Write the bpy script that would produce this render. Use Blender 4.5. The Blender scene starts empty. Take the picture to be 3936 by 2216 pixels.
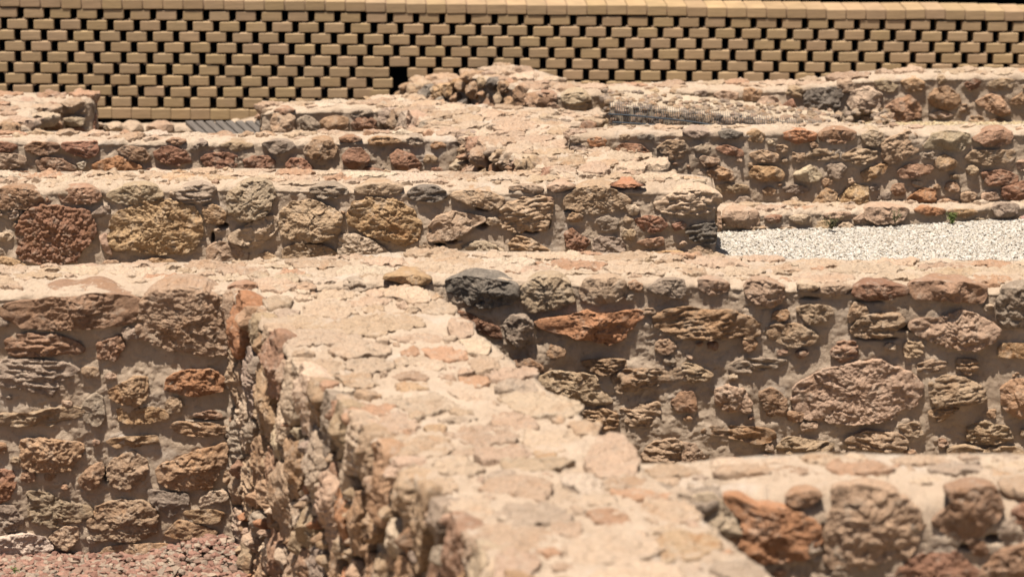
import bpy, math
import numpy as np
rng = np.random.default_rng(7)
sc = bpy.context.scene
# ---------------------------------------------------------------- camera
PITCH = math.radians(14.75); CAMH = 4.33; FL = 122.0
cam = bpy.data.cameras.new('camera'); camo = bpy.data.objects.new('camera', cam)
sc.collection.objects.link(camo); sc.camera = camo
camo.location = (0, 0, CAMH); camo.rotation_euler = (math.pi / 2 - PITCH, 0, 0)
cam.lens = FL; cam.sensor_width = 36; cam.clip_start = 0.1; cam.clip_end = 500
cam.dof.use_dof = True; cam.dof.focus_distance = 16.9; cam.dof.aperture_fstop = 1.9
# ---------------------------------------------------------------- light
SUN = np.array([-0.12, -0.25, 0.95]); SUN /= np.linalg.norm(SUN)
w = bpy.data.worlds.new('World'); sc.world = w; w.use_nodes = True
nt = w.node_tree; bg = nt.nodes['Background']; sky = nt.nodes.new('ShaderNodeTexSky')
sky.sky_type = 'NISHITA'; sky.sun_disc = False; sky.dust_density = 2.5; sky.air_density = 0.8
sky.sun_elevation = math.asin(SUN[2]); sky.sun_rotation = math.atan2(SUN[0], SUN[1])
nt.links.new(sky.outputs[0], bg.inputs[0]); bg.inputs[1].default_value = 0.05
sl = bpy.data.lights.new('sun', 'SUN'); sl.energy = 5.0; sl.angle = math.radians(0.5); sl.color = (1.0, 0.945, 0.875)
so = bpy.data.objects.new('sun', sl); sc.collection.objects.link(so)
from mathutils import Vector
so.rotation_euler = Vector(SUN).to_track_quat('Z', 'Y').to_euler(); so.location = (-3, -3, 12)
sc.view_settings.view_transform = 'Standard'; sc.view_settings.look = 'None'
sc.view_settings.exposure = 1.25; sc.view_settings.gamma = 1

# ---------------------------------------------------------------- noise
_p = np.random.default_rng(3).permutation(256); PERM = np.concatenate([_p, _p, _p])
_g = np.random.default_rng(4).normal(size=(256, 3)); GR = _g / np.linalg.norm(_g, axis=1)[:, None]
def perlin(P):
    I = np.floor(P).astype(np.int64); F = P - I; I &= 255
    W = F * F * F * (F * (F * 6 - 15) + 10); out = np.zeros(len(P))
    for dx in (0, 1):
        for dy in (0, 1):
            for dz in (0, 1):
                h = PERM[PERM[PERM[I[:, 0] + dx] + I[:, 1] + dy] + I[:, 2] + dz]
                d = (GR[h] * (F - [dx, dy, dz])).sum(1)
                wx = W[:, 0] if dx else 1 - W[:, 0]; wy = W[:, 1] if dy else 1 - W[:, 1]; wz = W[:, 2] if dz else 1 - W[:, 2]
                out += d * wx * wy * wz
    return out * 1.5
def fbm(P, o=4, g=0.5):
    r = np.zeros(len(P)); a = 1.0
    for i in range(o):
        r += a * perlin(P * (2.03 ** i) + 17.3 * i); a *= g
    return r
def ridged(P, o=3):
    r = np.zeros(len(P)); a = 1.0
    for i in range(o):
        r += a * (0.5 - np.abs(perlin(P * (2.1 ** i) + 9.1 * i))); a *= 0.5
    return r
_wr = np.random.default_rng(5).random((256, 3))
def worley(P):
    I = np.floor(P).astype(np.int64); best = np.full(len(P), 9.0)
    for dx in (-1, 0, 1):
        for dy in (-1, 0, 1):
            for dz in (-1, 0, 1):
                C = I + [dx, dy, dz]; M = C & 255
                h = PERM[PERM[PERM[M[:, 0]] + M[:, 1]] + M[:, 2]]
                best = np.minimum(best, ((C + _wr[h] - P) ** 2).sum(1))
    return np.sqrt(best)

_cr = np.random.default_rng(6).normal(size=(256, 3))
def chips(P):
    """piecewise planar chips: every cell is its own tilted facet"""
    I = np.floor(P).astype(np.int64); best = np.full(len(P), 9.0); val = np.zeros(len(P))
    for dx in (-1, 0, 1):
        for dy in (-1, 0, 1):
            for dz in (-1, 0, 1):
                C = I + [dx, dy, dz]; M = C & 255
                h = PERM[PERM[PERM[M[:, 0]] + M[:, 1]] + M[:, 2]]
                off = P - (C + _wr[h]); d2 = (off ** 2).sum(1); m = d2 < best
                best = np.where(m, d2, best); val = np.where(m, (off * _cr[h]).sum(1) + 0.5 * _cr[h][:, 0], val)
    return np.clip(val, -1.2, 1.2)

# ---------------------------------------------------------------- mesh helpers
def mesh_obj(name, V, Q=None, T=None, mat=None, parent=None, loc=(0, 0, 0), col=None, smooth=True, kind=None):
    V = np.asarray(V, float); me = bpy.data.meshes.new(name)
    nq = 0 if Q is None else len(Q); ntri = 0 if T is None else len(T)
    me.vertices.add(len(V)); me.vertices.foreach_set('co', (V - np.asarray(loc)).astype(np.float32).ravel())
    idx = []; 
    if nq: idx.append(np.asarray(Q).ravel())
    if ntri: idx.append(np.asarray(T).ravel())
    idx = np.concatenate(idx).astype(np.int32)
    me.loops.add(len(idx)); me.loops.foreach_set('vertex_index', idx)
    me.polygons.add(nq + ntri)
    st = np.concatenate([np.arange(nq) * 4, nq * 4 + np.arange(ntri) * 3]).astype(np.int32)
    me.polygons.foreach_set('loop_start', st)
    me.update(calc_edges=True); me.validate()
    me.polygons.foreach_set('use_smooth', np.full(len(me.polygons), smooth))
    if col is not None:
        a = me.color_attributes.new('Col', 'FLOAT_COLOR', 'POINT')
        c = np.asarray(col, np.float32)
        if c.ndim == 1: c = np.tile(c, (len(V), 1))
        a.data.foreach_set('color', c.ravel())
    if mat: me.materials.append(mat)
    o = bpy.data.objects.new(name, me); sc.collection.objects.link(o)
    if parent is not None:
        o.parent = parent; o.location = np.asarray(loc) - np.asarray(parent.location)
    else: o.location = loc
    if kind: o['kind'] = kind
    return o
def empty(name, loc, label, cat, group=None):
    o = bpy.data.objects.new(name, None); sc.collection.objects.link(o); o.location = loc
    o['label'] = label; o['category'] = cat; o['kind'] = 'thing'
    if group: o['group'] = group
    return o
def tag(o, label, cat, group=None, kind=None):
    o['label'] = label; o['category'] = cat
    if group: o['group'] = group
    if kind: o['kind'] = kind
    return o
def boxes(L):
    """list of (centre, half sizes, yaw, chamfer) -> chamfered boxes merged"""
    Vs, Qs, Ts = [], [], []; n = 0
    base = []
    for sx in (-1, 1):
        for sy in (-1, 1):
            for sz in (-1, 1): base.append((sx, sy, sz))
    base = np.array(base)
    for c, h, yaw, ch in L:
        h = np.array(h); V = []; 
        for b in base:
            for ax in range(3):
                v = b * (h - ch); v[ax] = b[ax] * h[ax]; V.append(v)
        V = np.array(V); cy, sy = math.cos(yaw), math.sin(yaw)
        V = np.stack([V[:, 0] * cy - V[:, 1] * sy, V[:, 0] * sy + V[:, 1] * cy, V[:, 2]], 1) + np.array(c)
        def vi(sx, sy, sz, ax): return n + ((sx * 4 + sy * 2 + sz) * 3 + ax)
        for s in (0, 1):
            f = [[vi(s, 0, 0, 0), vi(s, 1, 0, 0), vi(s, 1, 1, 0), vi(s, 0, 1, 0)],
                 [vi(0, s, 0, 1), vi(1, s, 0, 1), vi(1, s, 1, 1), vi(0, s, 1, 1)],
                 [vi(0, 0, s, 2), vi(1, 0, s, 2), vi(1, 1, s, 2), vi(0, 1, s, 2)]]
            if s == 0: f = [f[0][::-1], f[1], f[2][::-1]]
            else: f = [f[0], f[1][::-1], f[2]]
            Qs += f
        for a in (0, 1):
            for b_ in (0, 1):
                q = [vi(a, b_, 0, 0), vi(a, b_, 1, 0), vi(a, b_, 1, 1), vi(a, b_, 0, 1)]; Qs.append(q if a != b_ else q[::-1])
                q = [vi(a, 0, b_, 0), vi(a, 1, b_, 0), vi(a, 1, b_, 2), vi(a, 0, b_, 2)]; Qs.append(q[::-1] if a != b_ else q)
                q = [vi(0, a, b_, 1), vi(1, a, b_, 1), vi(1, a, b_, 2), vi(0, a, b_, 2)]; Qs.append(q if a != b_ else q[::-1])
                for c_ in (0, 1):
                    t = [vi(a, b_, c_, 0), vi(a, b_, c_, 1), vi(a, b_, c_, 2)]
                    Ts.append(t if (a + b_ + c_) % 2 else t[::-1])
        Vs.append(V); n += 24
    return np.concatenate(Vs), np.array(Qs), np.array(Ts)

# ---------------------------------------------------------------- materials
def newmat(name, rough=0.95):
    m = bpy.data.materials.new(name); m.use_nodes = True; t = m.node_tree; b = t.nodes['Principled BSDF']
    b.inputs['Roughness'].default_value = rough; b.inputs['Specular IOR Level'].default_value = 0.15
    return m, t, b
def N(t, ty, **k):
    n = t.nodes.new(ty)
    for a, v in k.items(): setattr(n, a, v)
    return n
def coords(t):
    tc = N(t, 'ShaderNodeTexCoord'); oi = N(t, 'ShaderNodeObjectInfo')
    mu = N(t, 'ShaderNodeMath', operation='MULTIPLY'); mu.inputs[1].default_value = 37.0
    t.links.new(oi.outputs['Random'], mu.inputs[0])
    ad = N(t, 'ShaderNodeVectorMath', operation='ADD')
    t.links.new(tc.outputs['Object'], ad.inputs[0]); t.links.new(mu.outputs[0], ad.inputs[1])
    return ad.outputs[0]
def noise(t, co, scale, detail=4, rough=0.6, dist=0.0):
    n = N(t, 'ShaderNodeTexNoise'); n.inputs['Scale'].default_value = scale; n.inputs['Detail'].default_value = detail
    n.inputs['Roughness'].default_value = rough; n.inputs['Distortion'].default_value = dist
    t.links.new(co, n.inputs['Vector']); return n.outputs['Fac']
def ramp(t, fac, a, b, ca=0.0, cb=1.0):
    r = N(t, 'ShaderNodeMapRange'); r.inputs[1].default_value = a; r.inputs[2].default_value = b
    r.inputs[3].default_value = ca; r.inputs[4].default_value = cb; t.links.new(fac, r.inputs[0]); return r.outputs[0]
def mix(t, fac, a, b, mode='MIX'):
    m = N(t, 'ShaderNodeMix', data_type='RGBA', blend_type=mode)
    for i, v in ((0, fac), (6, a), (7, b)):
        if isinstance(v, (int, float)): m.inputs[i].default_value = v
        elif isinstance(v, tuple): m.inputs[i].default_value = (*v, 1)
        else: t.links.new(v, m.inputs[i])
    return m.outputs[2]
def bump(t, b, h, dist, strength=1.0):
    n = N(t, 'ShaderNodeBump'); n.inputs['Strength'].default_value = strength; n.inputs['Distance'].default_value = dist
    t.links.new(h, n.inputs['Height']); t.links.new(n.outputs[0], b.inputs['Normal'])
def add(t, a, b, k=1.0):
    m = N(t, 'ShaderNodeMath', operation='MULTIPLY_ADD'); t.links.new(b, m.inputs[0]); m.inputs[1].default_value = k
    t.links.new(a, m.inputs[2]); return m.outputs[0]

MS, t, b = newmat('rough_limestone')
co = coords(t); at = N(t, 'ShaderNodeAttribute'); at.attribute_name = 'Col'
c = at.outputs['Color']
stain = N(t, 'ShaderNodeMath', operation='MULTIPLY'); t.links.new(at.outputs['Alpha'], stain.inputs[1])
t.links.new(ramp(t, noise(t, co, 9, 5, 0.65, 0.4), 0.5, 0.66), stain.inputs[0])
c = mix(t, stain.outputs[0], c, (0.223, 0.105, 0.040))
pale = N(t, 'ShaderNodeMath', operation='MULTIPLY'); pale.inputs[1].default_value = 0.5
t.links.new(ramp(t, noise(t, co, 17, 6, 0.7, 0.3), 0.52, 0.66), pale.inputs[0])
c = mix(t, pale.outputs[0], c, (0.316, 0.251, 0.186))
gk = N(t, 'ShaderNodeMath', operation='MULTIPLY'); gk.inputs[1].default_value = 0.34
t.links.new(ramp(t, noise(t, co, 26, 6, 0.75), 0.57, 0.7), gk.inputs[0])
c = mix(t, gk.outputs[0], c, (0.068, 0.056, 0.046))
c = mix(t, 1.0, c, ramp(t, noise(t, co, 60, 8, 0.75), 0.3, 0.7, 0.72, 1.22), 'MULTIPLY')
t.links.new(c, b.inputs['Base Color'])
h = add(t, noise(t, co, 90, 8, 0.75), noise(t, co, 38, 4, 0.7), 1.2)
bump(t, b, h, 0.011)

MM, t, b = newmat('sandy_lime_mortar')
co = N(t, 'ShaderNodeTexCoord').outputs['Object']
c = mix(t, ramp(t, noise(t, co, 5, 4), 0.35, 0.65), (0.278, 0.207, 0.144), (0.312, 0.238, 0.170))
c = mix(t, ramp(t, noise(t, co, 3.1, 5, 0.6, 0.5), 0.58, 0.7, 0, 0.6), c, (0.329, 0.279, 0.229))
c = mix(t, ramp(t, noise(t, co, 14, 5, 0.6), 0.6, 0.75, 0, 0.35), c, (0.205, 0.136, 0.081))
c = mix(t, ramp(t, noise(t, co, 1.7, 5, 0.7, 0.6), 0.5, 0.68, 0, 0.5), c, (0.20, 0.135, 0.083))
c = mix(t, ramp(t, noise(t, co, 48, 5, 0.7), 0.6, 0.68, 0, 0.6), c, (0.19, 0.13, 0.09))
c = mix(t, 1.0, c, ramp(t, noise(t, co, 240, 4, 0.7), 0.3, 0.7, 0.86, 1.12), 'MULTIPLY')
t.links.new(c, b.inputs['Base Color'])
bump(t, b, add(t, noise(t, co, 260, 5, 0.7), noise(t, co, 40, 4, 0.6), 1.3), 0.005)

def gravel_mat(name):
    m, t, b = newmat(name); co = N(t, 'ShaderNodeTexCoord').outputs['Object']
    at = N(t, 'ShaderNodeAttribute'); at.attribute_name = 'Col'
    c = mix(t, 1.0, at.outputs['Color'], ramp(t, noise(t, co, 150, 4), 0.3, 0.7, 0.8, 1.15), 'MULTIPLY')
    t.links.new(c, b.inputs['Base Color']); bump(t, b, noise(t, co, 300, 4), 0.002); return m
MG = gravel_mat('gravel_chippings')
MB, t, b = newmat('yellow_facing_brick', 0.85)
co = N(t, 'ShaderNodeTexCoord').outputs['Object']
at = N(t, 'ShaderNodeAttribute'); at.attribute_name = 'Col'
mp = N(t, 'ShaderNodeMapping'); mp.inputs['Scale'].default_value = (6, 6, 60); t.links.new(co, mp.inputs[0])
c = mix(t, 1.0, at.outputs['Color'], ramp(t, noise(t, mp.outputs[0], 1.5, 4, 0.6), 0.3, 0.7, 0.84, 1.14), 'MULTIPLY')
c = mix(t, ramp(t, noise(t, co, 7, 4), 0.55, 0.75, 0, 0.4), c, (0.248, 0.167, 0.105))
t.links.new(c, b.inputs['Base Color']); bump(t, b, noise(t, co, 120, 5), 0.0015)
def plain(name, col, col2, scale=8, rough=0.9, bd=0.004):
    m, t, b = newmat(name, rough); co = N(t, 'ShaderNodeTexCoord').outputs['Object']
    t.links.new(mix(t, ramp(t, noise(t, co, scale, 6, 0.65), 0.35, 0.65), col, col2), b.inputs['Base Color'])
    bump(t, b, noise(t, co, scale * 8, 5, 0.7), bd); return m
MSOIL = plain('sandy_soil', (0.223, 0.167, 0.112), (0.291, 0.229, 0.161), 6)
MDARK = plain('shade_black', (0.012, 0.010, 0.009), (0.02, 0.017, 0.014), 3)  # near-black colour standing in for the deep shade behind the lattice
MWOOD, t, b = newmat('weathered_grey_board')
co = N(t, 'ShaderNodeTexCoord').outputs['Object']; mp = N(t, 'ShaderNodeMapping'); mp.inputs['Scale'].default_value = (60, 5, 60)
t.links.new(co, mp.inputs[0])
t.links.new(mix(t, ramp(t, noise(t, mp.outputs[0], 1.2, 5), 0.35, 0.65), (0.062, 0.051, 0.041), (0.105, 0.088, 0.073)), b.inputs['Base Color'])
MWIRE, t, b = newmat('dull_steel_wire', 0.6); b.inputs['Base Color'].default_value = (0.07, 0.065, 0.06, 1)
MROPE, t, b = newmat('blue_black_cord', 0.8); b.inputs['Base Color'].default_value = (0.035, 0.04, 0.045, 1)
MLEAF = plain('small_weed_leaf', (0.07, 0.09, 0.025), (0.13, 0.15, 0.045), 40)
MDRY = plain('dry_weed_leaf', (0.056, 0.056, 0.025), (0.105, 0.087, 0.043), 40)

# ---------------------------------------------------------------- pixel ray (source pixels 3936 x 2216)
def ray(u, v):
    X = (u - 1968) / 3936 * 36 / FL; Z = -(v - 1108) / 3936 * 36 / FL
    return np.array([X, math.cos(PITCH) + Z * math.sin(PITCH), -math.sin(PITCH) + Z * math.cos(PITCH)])
EYE = np.array([0, 0, CAMH])
REG = {'1': (0, 0, 1.9596), '2': (1312, 0, 1.9596), '3': (2624, 0, 1.9596), '4': (0, 640, 1.9596), '5': (1312, 640, 1.9596),
       '6': (2624, 640, 1.9596), '7': (0, 1376, 1.7264), '8': (1312, 1376, 1.7264), '9': (2624, 1376, 1.7264), 'D': (0, 0, 0.65422)}
def px(r, x, y): a, b_, s = REG[r]; return a + x / s, b_ + y / s

PAL = {'b': (.41, .295, .195), 't': (.38, .25, .155), 'p': (.44, .31, .22), 'k': (.34, .212, .14), 'r': (.30, .165, .108),
       'o': (.40, .205, .112), 'y': (.42, .28, .16), 'g': (.335, .26, .20), 'c': (.51, .395, .285), 'd': (.19, .16, .132),
       'n': (.385, .295, .20), 'w': (.58, .48, .375)}
PAL = {k_: (0.70 * v_[0], 0.66 * v_[1], 0.615 * v_[2]) for k_, v_ in PAL.items()}

def make_stone(C, T, U, Nn, R, a, b, tex, step, seed):
    """closed solid: outline radii R(theta) in the T,U plane, a forward, b backward along Nn"""
    r_ = np.random.default_rng(seed); Rm = R.mean()
    nt_ = int(np.clip(2 * math.pi * Rm / step, 22, 240)); th = np.linspace(0, 2 * math.pi, nt_, endpoint=False)
    Rt = np.interp(th, np.linspace(0, 2 * math.pi, len(R) + 1), np.append(R, R[0]))
    al = np.linspace(0, math.pi / 2, 200); e = r_.uniform(0.38, 0.62)
    q = np.sin(al) ** e; hh = np.cos(al) ** e
    arc = np.concatenate([[0], np.cumsum(np.hypot(np.diff(q) * Rm, np.diff(hh) * a))])
    nr = int(np.clip(arc[-1] / step, 6, 90)); ss = np.linspace(0, arc[-1], nr + 1)[1:]
    qf = np.interp(ss, arc, q); hf = np.interp(ss, arc, hh)
    nb = int(np.clip(b / step / 1.5, 3, 24)); tb = np.linspace(0, 1, nb + 1)[1:]
    qb = 1 - 0.25 * tb ** 3; hb = -tb
    Q = np.concatenate([[0.0], qf, qb]); Hh = np.concatenate([[a], hf * a, hb * b])
    Rs = Rt.copy(); kk = max(1, nt_ // 14)
    for _ in range(3): Rs = sum(np.roll(Rs, j) for j in range(-kk, kk + 1)) / (2 * kk + 1)
    wq = (np.clip(Q[1:, None], 0, 1) ** 18); Re = Rs[None] * (1 - wq) + Rt[None] * wq
    X = Q[1:, None] * Re * np.cos(th)[None]; Y = Q[1:, None] * Re * np.sin(th)[None]
    Z = np.repeat(Hh[1:, None], nt_, 1)
    X = np.append(X.ravel(), 0); Y = np.append(Y.ravel(), 0); Z = np.append(Z.ravel(), a)
    # facets
    for i in range(7):
        an = r_.uniform(0, 2 * math.pi); g = r_.uniform(0.3, 1.3) * a / Rm; c0 = a * r_.uniform(0.75, 1.1)
        lim = c0 - g * (X * math.cos(an) + Y * math.sin(an))
        Z = np.where(Z > 0, np.minimum(Z, np.maximum(lim, 0.12 * a) * 0.85 + 0.15 * Z), Z)
    P = C + X[:, None] * T + Y[:, None] * U + Z[:, None] * Nn
    L = P + r_.uniform(0, 50, 3)
    k = float(np.clip(Rm / 0.08, 0.45, 1.15))
    fr = np.clip((Z + 0.6 * b) / (0.6 * b), 0, 1)
    out = (P - C); out = out - (out @ Nn)[:, None] * Nn; ol = np.linalg.norm(out, axis=1)[:, None]
    dirn = Nn + 0.5 * out / (ol + 1e-6) * np.clip((ol / Rm - 0.55) / 0.4, 0, 1)
    La = L * np.array([1, 1, 1.45])
    if tex == 'R':
        Lw = La + 0.012 * np.stack([perlin(L * 30), perlin(L * 30 + 7), perlin(L * 30 + 13)], 1)
        d = 0.008 * k * fbm(L * 12, 2) + 0.0048 * k * chips(Lw * 20) + 0.0018 * chips(Lw * 42) + 0.0042 * fbm(La * 55, 2, 0.6) - 0.010 * np.clip(0.36 - worley(La * 48), 0, 1)
    elif tex == 'S':
        tl = r_.normal(0, 0.10, 2); z_ = L[:, 2] + tl[0] * L[:, 0] + tl[1] * L[:, 1] + 0.006 * perlin(L * 12)
        A = np.stack([L[:, 0] * 14, L[:, 1] * 14, z_ * 62], 1)
        s = perlin(A) + 0.6 * perlin(A * np.array([2, 2, 1.6]) + 5) + 0.35 * perlin(L * 30)
        d = 0.0075 * np.tanh(s * 2.2) + 0.003 * chips(L * 26) + 0.008 * k * fbm(L * 14, 2) + 0.0045 * fbm(L * 60, 2, 0.6) - 0.003
    elif tex == 'C':
        wv = worley(L * 34); wv2 = worley(L * 66 + 3); wv3 = worley(L * 15 + 8)
        d = 0.015 * (0.55 - wv) + 0.012 * (0.5 - wv2) + 0.012 * k * (0.5 - wv3) + 0.004 * fbm(L * 90, 2)
    else:
        d = 0.009 * k * fbm(L * 13, 2) + 0.006 * k * chips(L * 17) + 0.003 * fbm(La * 42, 3, 0.6) + 0.0022 * fbm(L * 90, 1)
    P = P + (d * fr)[:, None] * dirn
    nR = len(Q) - 1; i = np.arange(nR - 1)[:, None]; j = np.arange(nt_)[None]; j2 = (j + 1) % nt_
    quads = np.stack([i * nt_ + j, (i + 1) * nt_ + j, (i + 1) * nt_ + j2, i * nt_ + j2], -1).reshape(-1, 4)
    c0 = nR * nt_; jj = np.arange(nt_); tris = np.stack([np.full(nt_, c0), jj, (jj + 1) % nt_], -1)
    if np.dot(np.cross(T, U), Nn) < 0: quads = quads[:, ::-1]; tris = tris[:, ::-1]
    return P, quads, tris
def poly_to_R(pts, n=96, seed=0, rough=0.075):
    pts = np.asarray(pts, float); c_ = pts.mean(0)
    x, y = pts[:, 0], pts[:, 1]; x2, y2 = np.roll(x, -1), np.roll(y, -1); cr = x * y2 - x2 * y; A = cr.sum() / 2
    if abs(A) > 1e-9: c_ = np.array([((x + x2) * cr).sum(), ((y + y2) * cr).sum()]) / (6 * A)
    q = pts - c_; th = np.linspace(0, 2 * math.pi, n, endpoint=False); R = np.zeros(n)
    for i in range(len(q)):
        p0, p1 = q[i], q[(i + 1) % len(q)]; e = p1 - p0
        den = np.cos(th) * e[1] - np.sin(th) * e[0]; den = np.where(abs(den) < 1e-9, 1e-9, den)
        rr = (p0[0] * e[1] - p0[1] * e[0]) / den
        sg = (p0[0] * np.sin(th) - p0[1] * np.cos(th)) / den
        R = np.where((rr > 0) & (sg >= -1e-3) & (sg <= 1.001), np.maximum(R, rr), R)
    R[R == 0] = R[R > 0].mean()
    for _ in range(2): R = (np.roll(R, 1) + 2 * R + np.roll(R, -1)) / 4
    s = np.random.default_rng(seed).uniform(0, 90, 3)
    Pn = np.stack([np.cos(th), np.sin(th), np.zeros(n)], 1) * 2.2 + s
    return c_, R * (1 + rough * (fbm(Pn, 4, 0.65) * 1.3 + 0.6 * fbm(Pn * 4.5, 2)))
def rand_poly(rs, rb, r_):
    n = r_.integers(6, 10); an = np.sort(np.linspace(0, 2 * math.pi, n, endpoint=False) + r_.uniform(-.3, .3, n))
    k = r_.uniform(0.82, 1.12, n); ce = 0.8
    x = np.sign(np.cos(an)) * np.abs(np.cos(an)) ** ce * rs * k; y = np.sign(np.sin(an)) * np.abs(np.sin(an)) ** ce * rb * k
    s = r_.uniform(-.25, .25); return np.stack([x + s * y, y], 1)

SEED = [100]
class Wall:
    def __init__(self, name, label, P0, P1, top, th, zb, step=0.007, cat='rubble wall', group=None, slope=0.0, amp=1.0, r=0.03, rec=0.008, fr=0.7, tw=None):
        self.tw = tw
        self.r = r; self.rec = rec; self.fr = fr
        self.P0 = np.array([*P0, 0.0]); self.P1 = np.array([*P1, 0.0]); d = self.P1 - self.P0; self.L = np.linalg.norm(d)
        self.t = d / self.L; self.n = np.array([self.t[1], -self.t[0], 0.0]); self.zb = zb; self.th = th; self.step = step
        ts = sorted((self.s_of(*q) if isinstance(q[0], str) else q) for q in top)
        self.ts = np.array([q[0] for q in ts]); self.tz = np.array([q[1] for q in ts]); self.slope = slope; self.amp = amp
        mid = (self.P0 + self.P1) / 2; mid[2] = zb
        self.e = empty(name, mid, label, cat, group); self.stones = []; self.occ = []; self.holes = []
    def s_of(self, r, x, y):
        P = self.hit(*px(r, x, y)); return (float((P - self.P0) @ self.t), float(P[2]))
    def hit(self, u, v):
        d = ray(u, v); k = ((self.P0 - EYE) @ self.n) / (d @ self.n); return EYE + d * k
    def thw(self, s): return self.th if self.tw is None else np.interp(s, [a_[0] for a_ in self.tw], [a_[1] for a_ in self.tw])
    def zt(self, s): return np.interp(s, self.ts, self.tz)
    def body(self, mat=None):
        st = self.step; ns = int(self.L / st) + 1; s = np.linspace(0, self.L, ns); zt = self.zt(s); zm = zt.mean() - self.zb
        nf = int(zm / st) + 2; nq = int(self.th / st) + 2; nbk = max(4, int(zm / st / 4))
        r = self.r; nk = 7; an = np.linspace(0, math.pi / 2, nk + 2)[1:-1]
        q = np.concatenate([np.zeros(nf), r * (1 - np.cos(an)), np.linspace(r, self.th - 0.02, nq), np.full(nbk, self.th)])
        dz = np.concatenate([np.zeros(nf), r * (1 - np.sin(an)), np.zeros(nq), np.zeros(nbk)])
        f = np.concatenate([np.linspace(0, 1, nf), np.ones(nk + nq), np.linspace(1, 0, nbk)])
        fr_ = np.concatenate([np.ones(nf), np.zeros(nk + nq + nbk)])
        zz = self.zb + (zt[:, None] - self.zb - r * fr_[None] - 0.02 * (1 - fr_)[None] * (f < 1)[None]) * f[None] - dz[None] + self.slope * q[None] * (f[None] > 0.999) * (1 - fr_)[None]
        QS = q[None] * (np.ones(ns) * self.thw(s) / self.th)[:, None]; P = self.P0 + s[:, None, None] * self.t + QS[..., None] * (-self.n); P[..., 2] = zz
        nn = np.zeros_like(P); nn[:, :nf] = self.n
        for i in range(nk): nn[:, nf + i] = self.n * math.cos(an[i]) + np.array([0, 0, 1]) * math.sin(an[i])
        nn[:, nf + nk:nf + nk + nq] = (0, 0, 1); nn[:, nf + nk + nq:] = -self.n
        de = np.minimum(s, self.L - s); x_ = np.clip((0.05 - de) / 0.05, 0, 1)
        P = P - nn * (0.05 * (1 - np.sqrt(1 - x_ ** 2)))[:, None, None]
        sh = P.shape; Pf = P.reshape(-1, 3); S = np.repeat(s, sh[1]); Bc = np.tile(np.arange(sh[1]), sh[0])
        isf = Bc < nf; ist = (Bc >= nf + nk) & (Bc < nf + nk + nq); zf = Pf[:, 2]; qf = QS.ravel()
        d = (0.015 * fbm(Pf * 5 + 3, 2) + 0.0045 * fbm(Pf * 22, 3) + 0.0016 * fbm(Pf * 90, 2)) * self.amp
        edge_ = np.exp(-(np.maximum(np.tile((self.zt(s).mean() - zz.mean(0)), sh[0]), 0) / 0.05) ** 2) * (~ist)
        d = d + 0.016 * edge_ * fbm(Pf * 11 + 7, 3); Ps = Pf * np.array([1, 1, 1.3])
        rough_ = 0.0065 * (ridged(Ps * 24, 3) - 0.42) + 0.0045 * chips(Ps * 30) + 0.003 * fbm(Ps * 80, 2)
        pat = np.clip(0.5 + 1.6 * fbm(Pf * 4.5 + 31, 2), 0, 1)
        d = d + rough_ * np.where(ist, 0.7 + 1.3 * pat, self.fr * (0.1 + 0.7 * pat)); d = d * np.where(ist, 0.8, 1.0) - np.where(isf, self.rec, np.where(ist, 0.006, 0.0))
        isf = Bc < nf; ist = (Bc >= nf + nk) & (Bc < nf + nk + nq); zf = Pf[:, 2]; qf = QS.ravel()
        for face, cs, cb, rs, rb in self.occ:
            m = np.where((isf if face == 'f' else ist) & (abs(S - cs) < rs + 0.06) )[0]
            if not len(m): continue
            bb = zf[m] if face == 'f' else qf[m]
            rho = np.hypot((S[m] - cs) / rs, (bb - cb) / rb); dd = (rho - 1) * min(rs, rb)
            d[m] = d[m] + np.where(dd > -0.03, (0.004 if face == 'f' else 0.004) * np.exp(-(np.maximum(dd, 0) / 0.012) ** 2), -0.0)
        for cs, cz, rs, rz, dp in self.holes:
            g = np.exp(-(((S - cs) / rs) ** 2 + ((zf - cz) / rz) ** 2) ** 2) * isf; d = d - dp * g
        Pf = Pf + d[:, None] * nn.reshape(-1, 3)
        V = [Pf]; n0 = len(Pf); nc = sh[1]
        i = np.arange(ns - 1)[:, None]; j = np.arange(nc - 1)[None]
        Q = [np.stack([i * nc + j, (i + 1) * nc + j, (i + 1) * nc + j + 1, i * nc + j + 1], -1).reshape(-1, 4)]
        K = int(max(4, self.th / 2 / (st * 1.5)))
        for side in (0, 1):
            ring = Pf.reshape(sh)[0 if side == 0 else -1]; mid = (ring[0] + ring[-1]) / 2; mid[2] = (self.zb + ring[:, 2].max()) / 2
            rings = []
            for k in range(1, K + 1):
                fk = 1 - k / K; R_ = mid + (ring - mid) * max(fk, 0.001)
                dn = (0.02 * fbm(R_ * 5 + 3, 3) + 0.012 * fbm(R_ * 20, 3)) * min(1, k / 4)
                R_ = R_ + dn[:, None] * self.t * (1 if side else -1); rings.append(R_)
            base = n0 + sum(len(v) for v in V[1:]); V.append(np.concatenate(rings))
            prev = (0 if side == 0 else (ns - 1) * nc) + np.arange(nc)
            for k in range(K):
                cur = base + k * nc + np.arange(nc)
                q4 = np.stack([prev[:-1], prev[1:], cur[1:], cur[:-1]], -1); Q.append(q4 if side == 0 else q4[:, ::-1]); prev = cur
        mesh_obj('mortar', np.concatenate(V), np.concatenate(Q), mat=mat or MM, parent=self.e, loc=tuple(self.e.location))
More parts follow.
